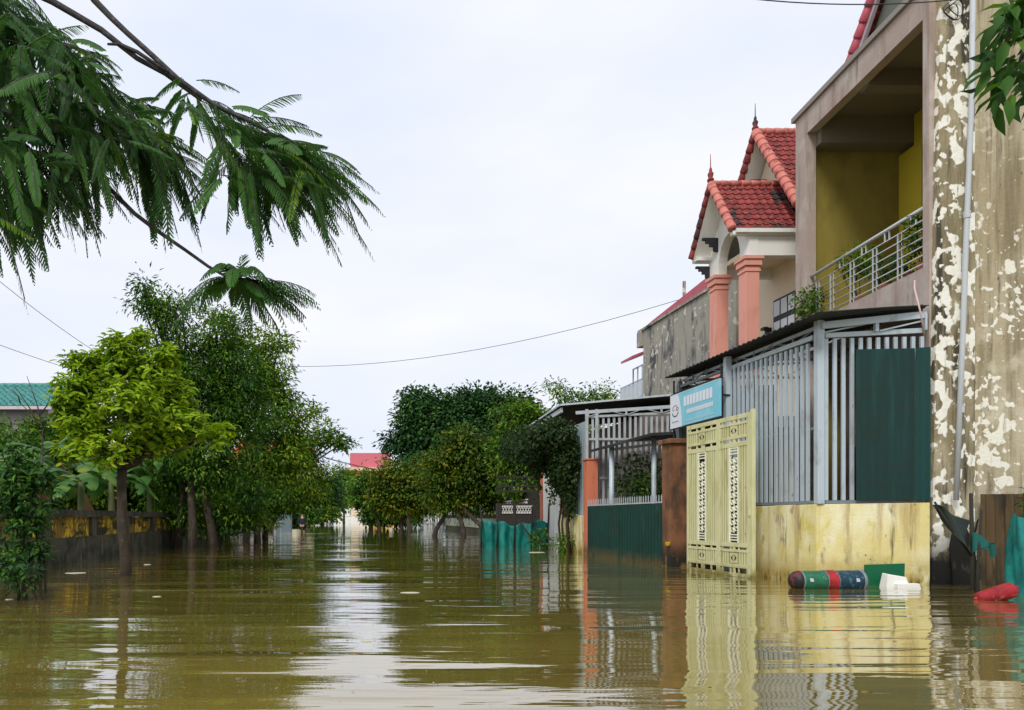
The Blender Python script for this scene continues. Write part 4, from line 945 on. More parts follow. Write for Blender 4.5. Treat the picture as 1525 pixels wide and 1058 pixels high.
# taller trees behind it
tree('tall_tree', 'tall dense dark green tree right behind the bright tree on the left bank', PY(290,815,24), PY(285,640,24),
    px_lobes(24,[(255,520,48,50),(300,545,62,62),(350,560,52,60),(235,470,22,32),(280,610,75,58,-.5),(340,640,70,55),(250,660,60,42),(300,700,85,36),(210,450,10,24),(322,500,32,32),(365,600,45,45),(260,480,30,25),(300,760,95,26,1),(250,720,60,35,1),(380,740,40,30),(330,590,60,60,1.5),(330,775,70,16,1),(245,768,30,14,1),(215,425,8,14),(232,445,12,16),(270,452,14,14)]),
    L_dark, 40, .19, .06, .12, csize=.42, per=50, young=.18, trunks=[PY(262,812,24.5),PY(320,812,24),PY(286,815,23.5)])
tree('tall_tree', 'tall olive green tree with open top and yellowish young leaves, on the left bank', PY(372,806,30), PY(378,700,30),
    px_lobes(30,[(400,560,40,48),(380,520,38,32),(420,600,38,40),(350,490,26,20),(400,650,58,45),(440,640,25,22),(370,690,62,42),(428,690,42,34),(450,620,22,12),(415,515,20,22),(330,470,18,14)]),
    L_mid, 38, .22, .085, .11, csize=.42, per=40, trunks=[PY(366,806,30),PY(384,803,30.5)], tadd=.12)
tree('tall_tree', 'spreading green tree with a long thin bough reaching out over the flooded street', PY(394,800,36), PY(405,730,36),
    px_lobes(36,[(440,690,40,28),(420,730,42,25),(465,720,24,20),(480,700,14,12),(455,675,20,14),(485,640,10,7),(500,658,12,4),(475,655,10,8),(470,610,9,8),(395,720,40,30),(410,755,40,16),(370,745,35,20),(345,768,30,12),(395,775,26,9),(508,662,10,3),(497,650,10,5),(470,655,12,7)]),
    L_mid, 42, .24, .09, .12, csize=.45, per=40)
tree('street_tree', 'shaded dark tree beside the wading person on the left bank', PY(400,792,50), PY(425,745,50),
    px_lobes(50,[(430,745,28,14),(455,730,28,18),(475,738,18,16),(400,740,30,16)]), L_dark, 46, .32, .15, .12, csize=.6, per=40)
tree('street_tree', 'distant dark tree at the end of the left tree row', PY(480,777,95), PY(482,745,95),
    px_lobes(95,[(480,735,18,22),(492,725,14,20),(470,745,18,16),(498,750,10,14)]), L_blue, 34, .5, .22, .2, csize=1.0, per=26)
tree('street_tree', 'pale feathery distant tree left of the yellow house', PY(512,776,120), PY(512,740,120),
    px_lobes(120,[(512,715,13,20),(520,735,12,16),(505,740,10,14)]), L_mid, 30, .55, .2, .15, csize=1.1, per=22, tadd=.15)
# right bank
tree('big_tree', 'broad domed dark blue green tree, the largest on the right bank', PY(690,790,55), PY(690,700,55),
    px_lobes(55,[(625,615,28,26),(655,625,38,36),(700,620,48,34),(745,625,42,32),(690,650,75,38),(640,650,45,35),(770,650,38,38),(605,655,18,14),(585,660,14,9),(720,600,40,18),(620,595,14,12),(775,610,22,22),(660,690,75,30)]),
    L_blue, 46, .36, .20, .3, csize=.85, per=34)
tree('yellowing_tree', 'low yellowing tree at the far end of the right bank, nearest the sky gap', PY(600,792,48), PY(602,745,48),
    px_lobes(48,[(585,710,28,18),(612,715,34,24),(570,722,18,14),(630,735,28,24),(595,740,32,18),(560,738,12,10),(600,756,30,14),(575,755,20,13),(640,752,20,14)]), L_yellow, 46, .27, .13, .12, csize=.55, per=44, trunks=[PY(598,793,48),PY(612,796,47)])
tree('street_tree', 'dark rounded tree between the yellow house and the yellowing tree', PY(556,786,62), PY(556,750,62),
    px_lobes(62,[(545,720,20,18),(560,745,24,18),(540,740,16,14),(572,755,24,14),(590,768,22,12),(560,768,20,12)]), L_dark, 44, .34, .17, .15, csize=.7, per=40, trunks=[PY(552,786,62),PY(566,787,61)])
tree('yellowing_tree', 'olive green tree with orange tinged leaves in front of the big dark tree', PY(668,797,38), PY(675,740,38),
    px_lobes(38,[(700,670,45,28),(665,690,32,26),(730,690,36,34),(700,715,58,32),(655,720,32,30),(745,725,30,26),(690,650,22,14),(770,735,28,14),(670,748,30,16),(715,750,30,14),(752,748,22,14)]),
    L_yellow, 46, .23, .11, .11, csize=.5, per=46, trunks=[PY(645,799,38),PY(692,800,37),PY(735,803,36)], tadd=-.12)
tree('garden_tree', 'light green loose tree rising behind the vine and canopy eave', PY(790,802,34), PY(790,700,34),
    px_lobes(34,[(770,630,24,24),(800,640,32,36),(760,670,32,34),(800,690,44,36),(775,720,34,30),(745,610,9,9),(780,605,16,12)]), L_mid, 46, .22, .11, .12, csize=.5, per=44)
tree('garden_tree', 'pale green spindly tree top above the far canopy roof', PY(850,796,40), PY(850,660,40),
    px_lobes(40,[(840,585,20,14),(860,600,34,16),(885,590,22,14),(905,588,18,16),(825,578,10,8),(880,620,40,20)]), L_mid, 34, .24, .10, .1, csize=.5, per=24, tadd=.1)

tree('bank_shrub', 'dark shrub at the water edge below the yellowing trees, hiding the far house front', PY(590,789,66), PY(590,775,66),
    px_lobes(66,[(575,768,20,10),(600,770,20,9),(555,770,14,8),(622,772,14,8)]), L_dark, 46, .34, .16, .06, cat='shrub', csize=.6, per=30)
tree('bank_shrub', 'low leafy shrub at the foot of the left tree row before the pale wall', PY(335,803,36), PY(335,785,36),
    px_lobes(36,[(320,785,30,9),(350,790,20,7),(285,785,26,10)]), L_mid, 46, .2, .09, .05, cat='shrub', csize=.4, per=30)
tree('bank_shrub', 'green shrub at the far left bank between the person and the white end wall', PY(487,783,85), PY(487,772,85),
    px_lobes(85,[(480,766,12,9),(494,765,9,11),(467,770,10,7)]), L_mid, 46, .4, .2, .06, cat='shrub', csize=.7, per=26, tadd=.1)
tree('bank_shrub', 'added dark shrub behind the wading person, darkening the cream house front', PY(455,784,80), PY(455,772,80),
    px_lobes(80,[(450,768,12,11),(462,766,11,12),(440,770,10,9)]), L_dark, 46, .4, .2, .06, cat='shrub', csize=.7, per=28)  # shrub added to darken the pale wall behind it
# ---- near shrubs at the left edge
def wstem(name, label, Y, us, lobes, lm, leafL, leafW, dens, per=18):
    root = empty(name, PY(us[0][0], V0+FPX/Y, Y), label, 'shrub'); st = MB(); lb = LB()
    s = FPX/Y
    for (u0_, u1_, v1_) in us:
        a = PY(u0_, V0+s, Y)+V(0,0,-.3); b = PY(u1_, v1_, Y); st.tube([a, a.lerp(b,.5)+V(.02,.02,0), b],[.022,.018,.012],7)
    st.build('stem', M['dark_wood'], root, smooth=True)
    for c, r in px_lobes(Y, lobes, .9):
        c = np.array(c); r = np.array(r); nc = max(4,int(dens*(r[0]*r[1]*r[2])**(2/3))); ds = unit(RNG.normal(size=(nc,3))); C = c+ds*r*(RNG.random(nc)**.4)[:,None]
        n = nc*per; ci = np.repeat(np.arange(nc),per); ang = RNG.random(n)*6.283; D = unit(np.stack([np.cos(ang),np.sin(ang),RNG.normal(size=n)*.4-.35],1)+ds[ci]*.3)
        P = C[ci]+RNG.normal(size=(n,3))*.05; N = unit(ds[ci]*.5+np.array([0,0,1])+RNG.normal(size=(n,3))*.3)
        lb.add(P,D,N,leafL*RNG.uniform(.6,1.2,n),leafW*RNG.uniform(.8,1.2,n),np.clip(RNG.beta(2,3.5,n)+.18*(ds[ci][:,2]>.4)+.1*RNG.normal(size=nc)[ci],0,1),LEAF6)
    lb.build('foliage', lm, root); return root
wstem('waterside_shrub', 'dark glossy leaved shrub on thin stems at the left edge before the garden wall', 9.6, [(68,60,780),(62,50,760),(30,35,760)],
    [(30,705,42,40),(10,740,32,40),(50,750,36,42),(35,790,36,40),(15,690,26,26),(60,705,22,26),(25,830,32,24),(55,820,16,24)], L_shade, .13, .045, 260, 12)
wstem('waterside_shrub', 'low green plant standing in the water at the lower left edge', 8.9, [(28,22,850),(36,34,850),(58,42,855),(62,56,850)],
    [(15,835,28,22),(40,850,22,22),(5,860,16,20),(30,870,22,14)], L_shade, .12, .042, 190, 12)

# ---- left bank: walls, house, banana plants
gw = empty('garden_wall', (-5.7,20,0), 'long dark mossy garden wall with yellow barred openings along the left bank', 'wall')
m = MB(); m.box((-5.85,6,-.5),(-5.70,36.5,.56)); m.build('base_wall', M['mossy'], gw)
m = MB(); m.box((-5.90,6,1.0),(-5.66,36.5,1.15)); m.build('coping', M['mossy'], gw)
for i in range(11):
    y0 = 6+i*2.75; m = MB(); m.box((-5.88,y0,.562),(-5.68,y0+.30,.998)); m.build('pier', M['mossy'], gw)
    m = MB(); y_ = y0+.36
    while y_ < y0+2.7: m.box((-5.80,y_,.562),(-5.75,y_+.10,.998)); y_ += .16
    m.box((-5.795,y0+.31,.86),(-5.755,y0+2.74,.93)); m.build('yellow_bars', M['yellow_paint'], gw)
lw = empty('pale_wall', (-5.5,45,0), 'whitish pink wall with a picket top behind the tree trunks on the left bank', 'wall')
m = MB(); m.box((-5.6,36.6,-.5),(-5.4,60,.95)); m.build('wall', M['lilac_white'], lw)
m = MB()
for i in range(70): y_ = 36.7+i*.33; m.box((-5.55,y_,.952),(-5.48,y_+.14,1.45))
m.box((-5.57,36.6,1.3),(-5.46,60,1.36)); m.build('pickets', M['lilac_white'], lw)
for y_ in (42,49,56): MB().box((-5.65,y_,-.5),(-5.35,y_+.5,1.8)).build('pier', M['lilac_white'], lw)
bs = empty('sheet_fence', (-5.4,70,0), 'blue grey metal sheet fence far along the left bank behind the person', 'fence')
corr(V(-5.4,60.2,-.3),V(-5.0,84,-.3),V(-5.0,84,2.3),V(-5.4,60.2,2.3),40,.05).build('sheets', M['blue_grey'], bs, solid=.02)
for y_ in (60.3,66,72,78,84): MB().box((-5.5,y_,-.3),(-5.2,y_+.25,2.6)).build('post', M['white_wall'], bs)

tl = empty('teal_roof_house', (-18,36,0), 'lilac walled house with a teal tiled roof at the far left behind banana plants', 'house')
hx0, hx1, hy = -27, -13.4, 34.0
MB().box((hx0,hy,-.5),(hx1,hy+7,6.0)).build('wall', M['lilac'], tl)
tiles(V(hx0-.5,hy-.7,6.0),V(hx1+.5,hy-.7,6.0),V(hx1+.5,hy+3,7.55),V(hx0-.5,hy+3,7.55),48,9,.05,.06).build('roof', M['tile_teal'], tl)
tiles(V(hx1+.5,hy+7.7,6.0),V(hx0-.5,hy+7.7,6.0),V(hx0-.5,hy+3,7.55),V(hx1+.5,hy+3,7.55),48,6,.05,.06).build('roof', M['tile_teal'], tl)
ridge_caps(V(hx0-.5,hy+3,7.58),V(hx1+.5,hy+3,7.58),.12,40).build('ridge_tiles', M['tile_teal'], tl, smooth=True)
MB().box((hx0-.45,hy-.72,5.85),(hx1+.45,hy-.6,5.99)).build('fascia', M['lilac_white'], tl)
for x in (-14.2,-16.6):
    wo = MB().box((x,hy-.05,4.2),(x+.9,hy-.002,5.2)).build('window', M['white'], tl); MB().box((x+.07,hy-.07,4.27),(x+.83,hy-.052,5.13)).build('pane', M['glass'], wo)

def banana(loc, h, n, label, dead=0, seed=1):
    rs = np.random.default_rng(seed); loc = Vector(loc); root = empty('banana_plant', loc, label, 'banana plant', 'banana plants behind the garden wall')
    MB().tube([loc+V(0,0,-.2),loc+V(.03,0,h*.35),loc+V(0,.03,h*.7)],[.13,.11,.07],10).build('stem', M['banana_stem'], root, smooth=True)
    for i in range(n):
        a = i*2.4+rs.random(); L = h*rs.uniform(.55,.8); W = .26*rs.uniform(.85,1.2); up = rs.uniform(.5,1.5); isd = i < dead
        if isd: up = -.6
        hd = V(math.cos(a),math.sin(a),0); sd_ = V(-math.sin(a),math.cos(a),0); b0 = loc+V(0,0,h*.68)
        def mid(t): return b0+hd*(L*t*.75)+V(0,0,L*(up*t-(.55+.5*up)*t*t) if not isd else -L*t*t*1.1)
        nseg = 14; vs = []; F = []; T = []
        for k in range(nseg+1):
            t = k/nseg; wdt = W*math.sin(min(1,(t*.92+.06))*math.pi)**.6*(1 if k else .1); p = mid(.15+.85*t)
            rag = .9+.2*rs.random()
            for s_ in (-1,-.5,0,.5,1): vs.append(p+sd_*(s_*wdt*rag)+V(0,0,-abs(s_)**1.3*wdt*(.35 if not isd else .9)))
            T += [min(1,max(0,.4+.25*rs.normal()))]*5
        for k in range(nseg):
            for j in range(4):
                if rs.random() < .06 and j in (0,3): continue
                q = k*5+j; F.append((q,q+1,q+6,q+5))
        me = bpy.data.meshes.new('leaf'); me.from_pydata([v-loc for v in vs],[],F); at = me.attributes.new('tint','FLOAT','POINT'); at.data.foreach_set('value', T)
        me.polygons.foreach_set('use_smooth',[True]*len(F)); link('leaf', me, L_deadban if isd else L_banana, root, None)
for k, (u, v_, Y, h, n, d, lab) in enumerate(((45,0,20,3.3,9,0,'broad leaved banana plant in front of the lilac house, second from the left edge'),(70,0,22,3.9,7,3,'banana plant with drooping dead brown leaves below the teal roof'),(120,0,18,2.5,8,0,'low banana plant right behind the wall, left of the bright tree trunk'),
        (222,0,24,2.9,9,0,'low banana plant just right of the bright tree trunk, with broad arching leaves'),(8,0,19,3.0,8,0,'banana plant at the very left edge behind the dark shrub'),(165,0,21,2.7,8,0,'banana plant hidden behind the bright tree trunk'))):
    banana(V((u-U0)*Y/FPX, Y, .1), h, n, lab, d, 20+k)
# garden shrubs behind the wall
for k, (u, v_, a, b, Y, lab) in enumerate(((15,690,70,60,24,'dark shrub mass behind the banana plants at the left edge'),(110,715,75,50,26,'shrub between banana plants behind the garden wall'),(210,715,75,55,28,'dark shrub behind the bright tree trunk'),(300,735,90,48,33,'shaded shrub behind the tall tree trunks'),(75,655,45,34,27,'loose green shrub below the teal roof'))):
    tree('garden_shrub', lab, PY(u,V0+FPX/Y*.9,Y), PY(u,v_+b*.5,Y), px_lobes(Y,[(u,v_,a,b),(u-a*.5,v_+8,a*.5,b*.7),(u+a*.5,v_+6,a*.5,b*.7)]), (L_dark,L_mid,L_dark,L_dark,L_mid)[k], 52, .22, .10, .05, cat='shrub', csize=.45, per=48)
tg = MB()
for u0_, v0_, u1_, v1_ in ((60,640,22,575),(62,640,30,600),(66,650,40,560),(30,600,18,580),(58,620,75,590)): tg.tube([PY(u0_,v0_,16),PY((u0_+u1_)/2+3,(v0_+v1_)/2,16),PY(u1_,v1_,16)],[.02,.014,.006],5)
tg.tube([PY(60,770,16),PY(64,640,16)],[.03,.02],6)
tag(tg.build('bare_sapling', M['bark'], smooth=True), 'thin bare sapling standing before the teal tiled roof', 'sapling')

# ---- far buildings
yh = empty('yellow_house', (8,150,0), 'orange yellow house with a pink metal roof at the end of the street', 'house')
MB().box((2.6,150,-.5),(12,160,10.2)).build('wall', M['orange_wall'], yh)
m = MB(); m.hexa([V(2.3,149.2,11.0),V(10.4,149.2,11.0),V(10.4,160,13.6),V(2.3,160,13.6)],[V(2.3,149.2,13.9),V(10.4,149.2,13.9),V(10.4,160,14.4),V(2.3,160,14.4)]); m.build('roof', M['pink_sheet'], yh)
MB().box((1.2,148.3,10.25),(11,161,10.95)).build('balcony_slab', mat('pale orange slab',(.75,.55,.35),.8), yh)
for x, z in ((3.6,6.5),(6.0,6.5),(3.6,2.5),(6.0,2.5)): MB().box((x,149.9,z),(x+1.2,149.98,z+1.8)).build('window', M['glass'], yh)
MB().prism([V(2.2,145,1.2),V(6,145,1.2),V(5.4,145,4.0),V(4.2,145,5.2),V(3,145,4.2)],(0,3,0)).build('porch_gable', M['orange_wall'], yh)
ew = empty('end_wall', (2.5,137,0), 'white balustrade wall closing the far end of the flooded street', 'wall')
m = MB(); m.box((-.8,137,-.5),(5.9,137.3,1.0)); m.box((-.8,137.02,1.05),(2.0,137.25,2.4)); m.box((2.0,137,2.3),(5.9,137.3,2.6)); m.box((-.8,137,2.4),(2,137.3,2.55)); m.build('wall', M['white'], ew)
m = MB()
for i in range(15): m.box((2.15+i*.25,137.05,1.0),(2.28+i*.25,137.2,2.3))
m.build('balusters', M['white'], ew)
for x in (-1.0,5.6): m = MB(); m.box((x,136.8,-.5),(x+.45,137.4,2.8)); m.lathe(V(x+.22,137.1,2.8),[(.1,0),(.25,.15),(.22,.35),(0,.5)],10); m.build('post', M['white'], ew)
rh = empty('red_roof_house', (-7,82,0), 'house with an orange red roof showing above the left trees', 'house')
MB().box((-12,82,-.5),(-3.1,92,7.1)).build('wall', M['cream_wall'], rh)
m = MB(); m.hexa([V(-12.5,81,7.12),V(-2.7,81,7.12),V(-2.7,93,7.12),V(-12.5,93,7.12)],[V(-11.5,86,10),V(-3.0,86,10),V(-3.0,88,10),V(-11.5,88,10)]); m.build('roof', M['orange_red'], rh)
m = MB(); m.box((-12.4,80.9,6.8),(-2.6,81.2,7.1)); m.build('fascia', M['white'], rh)
# far wood closing the view
lb = LB(); tk = MB()
for i in range(60):
    x = -150+i*5.2+random.random()*4; y_ = 185+random.random()*30; hgt = 5.5+random.random()*4
    if -3 < x < 0: hgt *= .7
    blob(lb,(x,y_,hgt*.6),(4.5,4,hgt*.45),420,1.1,.6)
    tk.tube([V(x,y_,-.5),V(x,y_,hgt*.6)],[.35,.2],6)
fw = lb.build('distant_wood', L_blue); tag(fw,'far line of dark trees beyond the end of the street','wood',kind='stuff')
tk.build('trunks', M['bark'], fw)

# ================================================================== FOREGROUND BRANCHES
Yf = 5.0
ft = empty('feathery_tree', (-5.2,3.6,0), 'feathery leaved tree whose long boughs hang into the view from the upper left', 'tree')
tr = MB(); tr.tube([V(-5.2,3.6,-.4),V(-5.15,3.6,1.5),V(-5.0,3.7,3.2),V(-4.3,3.9,4.8)],[.24,.2,.18,.13],14)
tr.tube([V(-4.3,3.9,4.8),V(-3.4,4.3,5.2),PY(-60,-60,4.8),PY(20,-25,5),PY(77,2,5),PY(151,45,5),PY(204,87,5.02),PY(246,110,5.05),PY(300,150,5.1)],[.12,.08,.035,.026,.022,.02,.017,.015,.01],8)
tr.tube([V(-3.4,4.3,5.2),V(-2.6,4.6,5.4),PY(100,-60,5),PY(140,0,5),PY(165,26,5),PY(189,49,4.98),PY(227,83,5),PY(265,118,5),PY(320,157,5),PY(380,185,5.05),PY(440,220,5.1),PY(490,255,5.15)],[.09,.06,.03,.022,.02,.018,.018,.017,.015,.012,.009,.005],8)
tr.tube([PY(160,66,5),PY(178,66,5),PY(205,78,4.98),PY(250,108,4.98)],[.008,.012,.013,.01],6)
tr.tube([V(-4.3,3.9,4.8),V(-3.0,4.4,4.3),PY(-20,60,4.9),PY(40,140,5),PY(90,190,5),PY(113,219,5),PY(140,255,5),PY(166,284,5),PY(200,318,5),PY(234,344,5),PY(275,372,5),PY(310,397,5),PY(345,417,5)],[.1,.06,.035,.028,.022,.019,.018,.016,.015,.014,.012,.011,.008],8)
tr.tube([PY(120,255,5),PY(150,268,5),PY(170,290,5)],[.006,.006,.004],5)
tr.tube([PY(20,40,5),PY(60,60,5),PY(110,70,5),PY(150,95,5)],[.03,.02,.015,.008],7)
tr.tube([PY(-20,150,5),PY(60,200,5),PY(120,195,5),PY(200,215,5),PY(240,235,5)],[.03,.022,.018,.012,.007],7)
tr.tube([PY(320,157,5),PY(330,205,4.95),PY(305,262,4.95)],[.01,.009,.005],6)
lbf = LB()
def frond(p, d, L, droop, tint, np_=26, plen=.078, roll=0):
    d = unit(np.array(d, float)); t = np.linspace(0.0,1,np_+3); z = np.array([0,0,-1.0])
    pts = np.array(p)[None]+d[None]*(L*t)[:,None]+z[None]*(droop*.8*L*t*t)[:,None]
    tr_pts = pts[::4] if len(pts[::4]) > 2 else pts; tr.tube([Vector(q) for q in tr_pts],[.0035]*len(tr_pts),3,cap=False)
    tan = unit(np.gradient(pts,axis=0)); up = np.array([0,0,1.0])+np.array([math.sin(roll),0,0]); side = unit(np.cross(tan,up)); upn = np.cross(side,tan)
    idx = np.arange(2,len(pts)); env = np.sin(np.clip((t[idx]*.86+.14),0,1)*np.pi)**.55+.12
    for sg in (-1,1):
        D = tan[idx]*.85+side[idx]*sg*.75-np.array([0,0,.42])+RNG.normal(size=(len(idx),3))*.06
        lbf.add(pts[idx],D,upn[idx]+RNG.normal(size=(len(idx),3))*.12,plen*env,.0105,np.clip(tint+RNG.normal(size=len(idx))*.04,0,1),PINNA)
PINNA = (np.array([(0,0,0),(-.5,.15,.0),(.5,.15,.0),(-.55,.5,-.03),(.55,.5,-.03),(-.4,.8,-.1),(.4,.8,-.1),(0,1,-.17)]), [(0,2,1),(1,2,4),(1,4,3),(3,4,6),(3,6,5),(5,6,7)])
def node(u, v, n, g, L=(.34,.52), spread=.6, Y=Yf, dY=.35, tint=.35, sp=.05, bright=.10):
    for i in range(int(n*1.45+.5)):
        p = PY(u,v,Y+RNG.normal()*dY)+V(*(RNG.normal(size=3)*sp)); d = np.array(g)+RNG.normal(size=3)*spread*np.array([1,.8,.65])
        tn = tint+.08+RNG.normal()*.16+ (.34 if RNG.random() < bright else 0)
        Lx = RNG.uniform(*L); frond(p,d,Lx,RNG.uniform(.25,.75),tn,np_=int(RNG.integers(22,30)),plen=Lx*RNG.uniform(.15,.205),roll=RNG.normal()*.3)
# third mass (the big one over the sky)
for u, v, n in ((285,140,5),(310,155,7),(335,170,9),(365,180,9),(395,195,10),(425,212,10),(455,232,8),(345,215,9),(380,235,10),(415,250,8),(350,240,7),(400,215,7)):
    node(u,v+12,n,(.9,0,-.30),L=(.28,.50),dY=.25,tint=.38,spread=.55)
for u, v, n in ((345,250,7),(370,245,5),(430,250,5)): node(u,v,n,(.25,0,-.9),L=(.3,.46),dY=.2,tint=.16,bright=0)
node(470,245,7,(.9,0,-.5),L=(.36,.50),spread=.35,dY=.2)
node(440,215,3,(.8,0,.25),L=(.2,.3),spread=.2)
node(280,135,6,(-.5,0,-.35),L=(.2,.32),spread=.4)
# left mass
for v in range(-10,271,40):
    for u in range(-70,121,38):
        if (u > 95 and v > 230) or (u > 20+v*.9 and v < 90): continue
        node(u+RNG.normal()*8,v+RNG.normal()*8,6,(.45,0,-.35),L=(.28,.48),dY=.35,tint=.27)
for u, v, n in ((10,30,8),(40,40,8),(80,85,9),(115,105,9),(150,125,10),(175,160,10),(200,185,10),(225,205,8),(160,190,8),(130,160,10),(185,215,7)):
    node(u,v,n,(.6,0,-.42),L=(.25,.42),spread=.55,dY=.22,tint=.33,bright=.08)
for u, v, n in ((225,215,7),(195,190,6),(240,225,6)): node(u,v,n,(.35,0,-1.0),L=(.3,.48),spread=.35,dY=.15,tint=.2,bright=0)
node(245,225,7,(.8,0,-.7),L=(.28,.4),spread=.3,dY=.15,tint=.4)
for u, v, n in ((10,270,8),(40,255,8),(75,240,6),(-20,290,8)): node(u,v,n,(.45,0,-.9),L=(.3,.46),spread=.35,dY=.2,tint=.24,bright=.03)
node(110,230,6,(.5,0,-.8),L=(.35,.48),spread=.3,dY=.12,tint=.25)
node(10,-10,9,(.4,0,-.4),L=(.22,.34),dY=.2,tint=.3); node(135,62,5,(.9,0,-.45),L=(.18,.26),spread=.3,dY=.1,tint=.6)
# fourth cluster at the tip of the lower bough
for i in range(34):
    a = -2.7+i*.33; d = (math.cos(i*2.4)*.9+.35, math.sin(i*2.4)*.7, .25+.25*math.sin(i)); frond(PY(350+5*math.sin(i),418,5),d,RNG.uniform(.26,.52),RNG.uniform(.6,1.3),.34+.14*RNG.normal(),np_=24,plen=.085)
for i in range(6): frond(PY(372,425,5),(.9,.3*RNG.normal(),.15+.1*RNG.normal()),RNG.uniform(.42,.55),.6,.38,np_=24,plen=.10)
frond(PY(355,418,5),(.12,.1,1),.16,-.1,.4,np_=9,plen=.09)
tr.build('trunk', M['bark_dark'], ft, smooth=True); lbf.build('crown', L_frond, ft)

# broad leaved twig at the top right
bt = empty('broadleaf_tree', (5.6,4.3,0), 'dark broad leaved tree reaching in at the top right corner', 'tree')
tr = MB(); tr.tube([V(5.6,4.3,-.4),V(5.5,4.3,2),V(5.3,4.2,3.4),V(4.9,4.1,4.3)],[.15,.12,.1,.06],10)
tr.tube([V(4.9,4.1,4.3),PY(1560,-20,4.0),PY(1510,20,4.0),PY(1490,90,4.0)],[.04,.02,.012,.006],6); tr.tube([PY(1560,-20,4.0),PY(1530,60,4.0),PY(1505,130,4.0)],[.015,.01,.005],6)
tr.build('trunk', M['bark_dark'], bt, smooth=True)
lb = LB()
for (u, v, n, g) in ((1510,15,26,(-.3,0,-.5)),(1500,60,16,(-.6,0,-.6)),(1520,90,22,(-.4,0,-.7)),(1495,110,9,(-.7,0,-.9)),(1508,140,9,(-.2,0,-1)),(1545,40,30,(-.3,0,-.3)),(1550,120,24,(-.3,0,-.6)),(1530,20,18,(-.2,0,-.4))):
    P = np.array([PY(u,v,4.0+RNG.normal()*.12)+V(*(RNG.normal(size=3)*.04)) for _ in range(n)]); lb.add(P,np.array(g)+RNG.normal(size=(n,3))*.5,RNG.normal(size=(n,3))*.4+np.array([0,-.4,.8]),.16*RNG.uniform(.7,1.15,n),.05,np.clip(RNG.beta(2,5,n),0,1),LEAF6)
for k in range(70):
    pass
P = np.array([[5.3,4.2,4.6]])+RNG.normal(size=(900,3))*np.array([.45,.5,.5]); P = P[P[:,0] > 4.55]; n = len(P); lb.add(P,RNG.normal(size=(n,3))+np.array([0,0,-.6]),RNG.normal(size=(n,3))+np.array([0,0,1.2]),.16,.05,RNG.beta(2,4,n),LEAF6)
lb.build('crown', L_dark, bt)

# ================================================================== THINGS IN THE WATER, LOWER RIGHT
fr_ = empty('floating_drum', (6.85,10.35,.1), 'long drum lying in the water, green, red and dark blue from left to right', 'drum')
yd, zd, rd = 10.38, .10, .145
def band(m, x0, x1, r0, r1, wob=.0, n=24, seg=10):
    prof = [(r0+(r1-r0)*k/seg + wob*math.sin(k*2.3), x0+(x1-x0)*k/seg) for k in range(seg+1)]
    m.lathe(V(0,yd,zd), prof, n, 'x'); return m
m = MB(); m.lathe(V(0,yd,zd), [(0,6.34),(.06,6.345),(.105,6.37),(.135,6.41),(.14,6.46),(.135,6.48)], 24, 'x'); m.build('end_cap', M['black_rubber'], fr_, smooth=True)
band(MB(),6.46,6.80,.142,.145,.002).build('green_sleeve', M['green_plastic'], fr_, smooth=True)
band(MB(),6.80,6.94,.150,.150,.004).build('red_band', M['red_plastic'], fr_, smooth=True)
band(MB(),6.94,7.30,.145,.150,.003).build('blue_sleeve', M['blue_plastic'], fr_, smooth=True)
m = MB(); m.lathe(V(0,yd,zd), [(.150,7.29),(.158,7.30),(.158,7.325),(.12,7.33),(.0,7.315)], 24, 'x'); m.build('rim', M['truss'], fr_, smooth=True)
m = MB(); m.lathe(V(0,yd,zd), [(.147,6.792),(.152,6.797),(.147,6.802)], 24, 'x'); m.lathe(V(0,yd,zd), [(.150,6.94),(.154,6.944),(.150,6.948)], 24, 'x'); m.lathe(V(0,yd,zd),[(.143,6.455),(.148,6.465),(.143,6.475)],24,'x'); build_each(m, 'hoop', M['truss'], fr_, smooth=True)
m = MB()
for x in (6.53,7.17): m.hexa([V(x,yd-.14,zd+.02),V(x+.045,yd-.14,zd+.025),V(x+.05,yd-.152,zd+.0),V(x,yd-.152,zd+.0)],[V(x,yd-.13,zd+.05),V(x+.045,yd-.13,zd+.045),V(x+.045,yd-.142,zd+.045),V(x,yd-.142,zd+.05)])
build_each(m, 'label_patch', M['pipe'], fr_)
m = MB(); m.prism([V(7.68,10.78,-.3),V(8.18,10.70,-.3),V(8.20,10.70,.325),V(7.68,10.78,.30)],(0,.03,0)); tag(m.build('green_board', M['board_green'], bevel=.004),'dark green board standing in the water against the yellow wall','board')
fb_ = empty('foam_box', (8.25,10.45,0), 'broken white foam box floating before the green board', 'box')
m = MB(); c0 = PY(1317,871,10.5); 
m.hexa([V(7.75,10.45,-.05),V(8.06,10.40,-.05),V(8.06,10.62,-.05),V(7.75,10.62,-.05)],[V(7.76,10.45,.19),V(8.00,10.41,.15),V(8.00,10.60,.15),V(7.79,10.60,.20)]); m.build('body', M['foam'], fb_, bevel=.012)
m = MB(); m.hexa([V(7.84,10.36,-.03),V(8.16,10.34,-.03),V(8.16,10.43,-.03),V(7.84,10.44,-.03)],[V(7.84,10.36,.06),V(8.13,10.34,.065),V(8.13,10.43,.065),V(7.84,10.44,.06)]); m.build('broken_flap', M['foam'], fb_, bevel=.008)
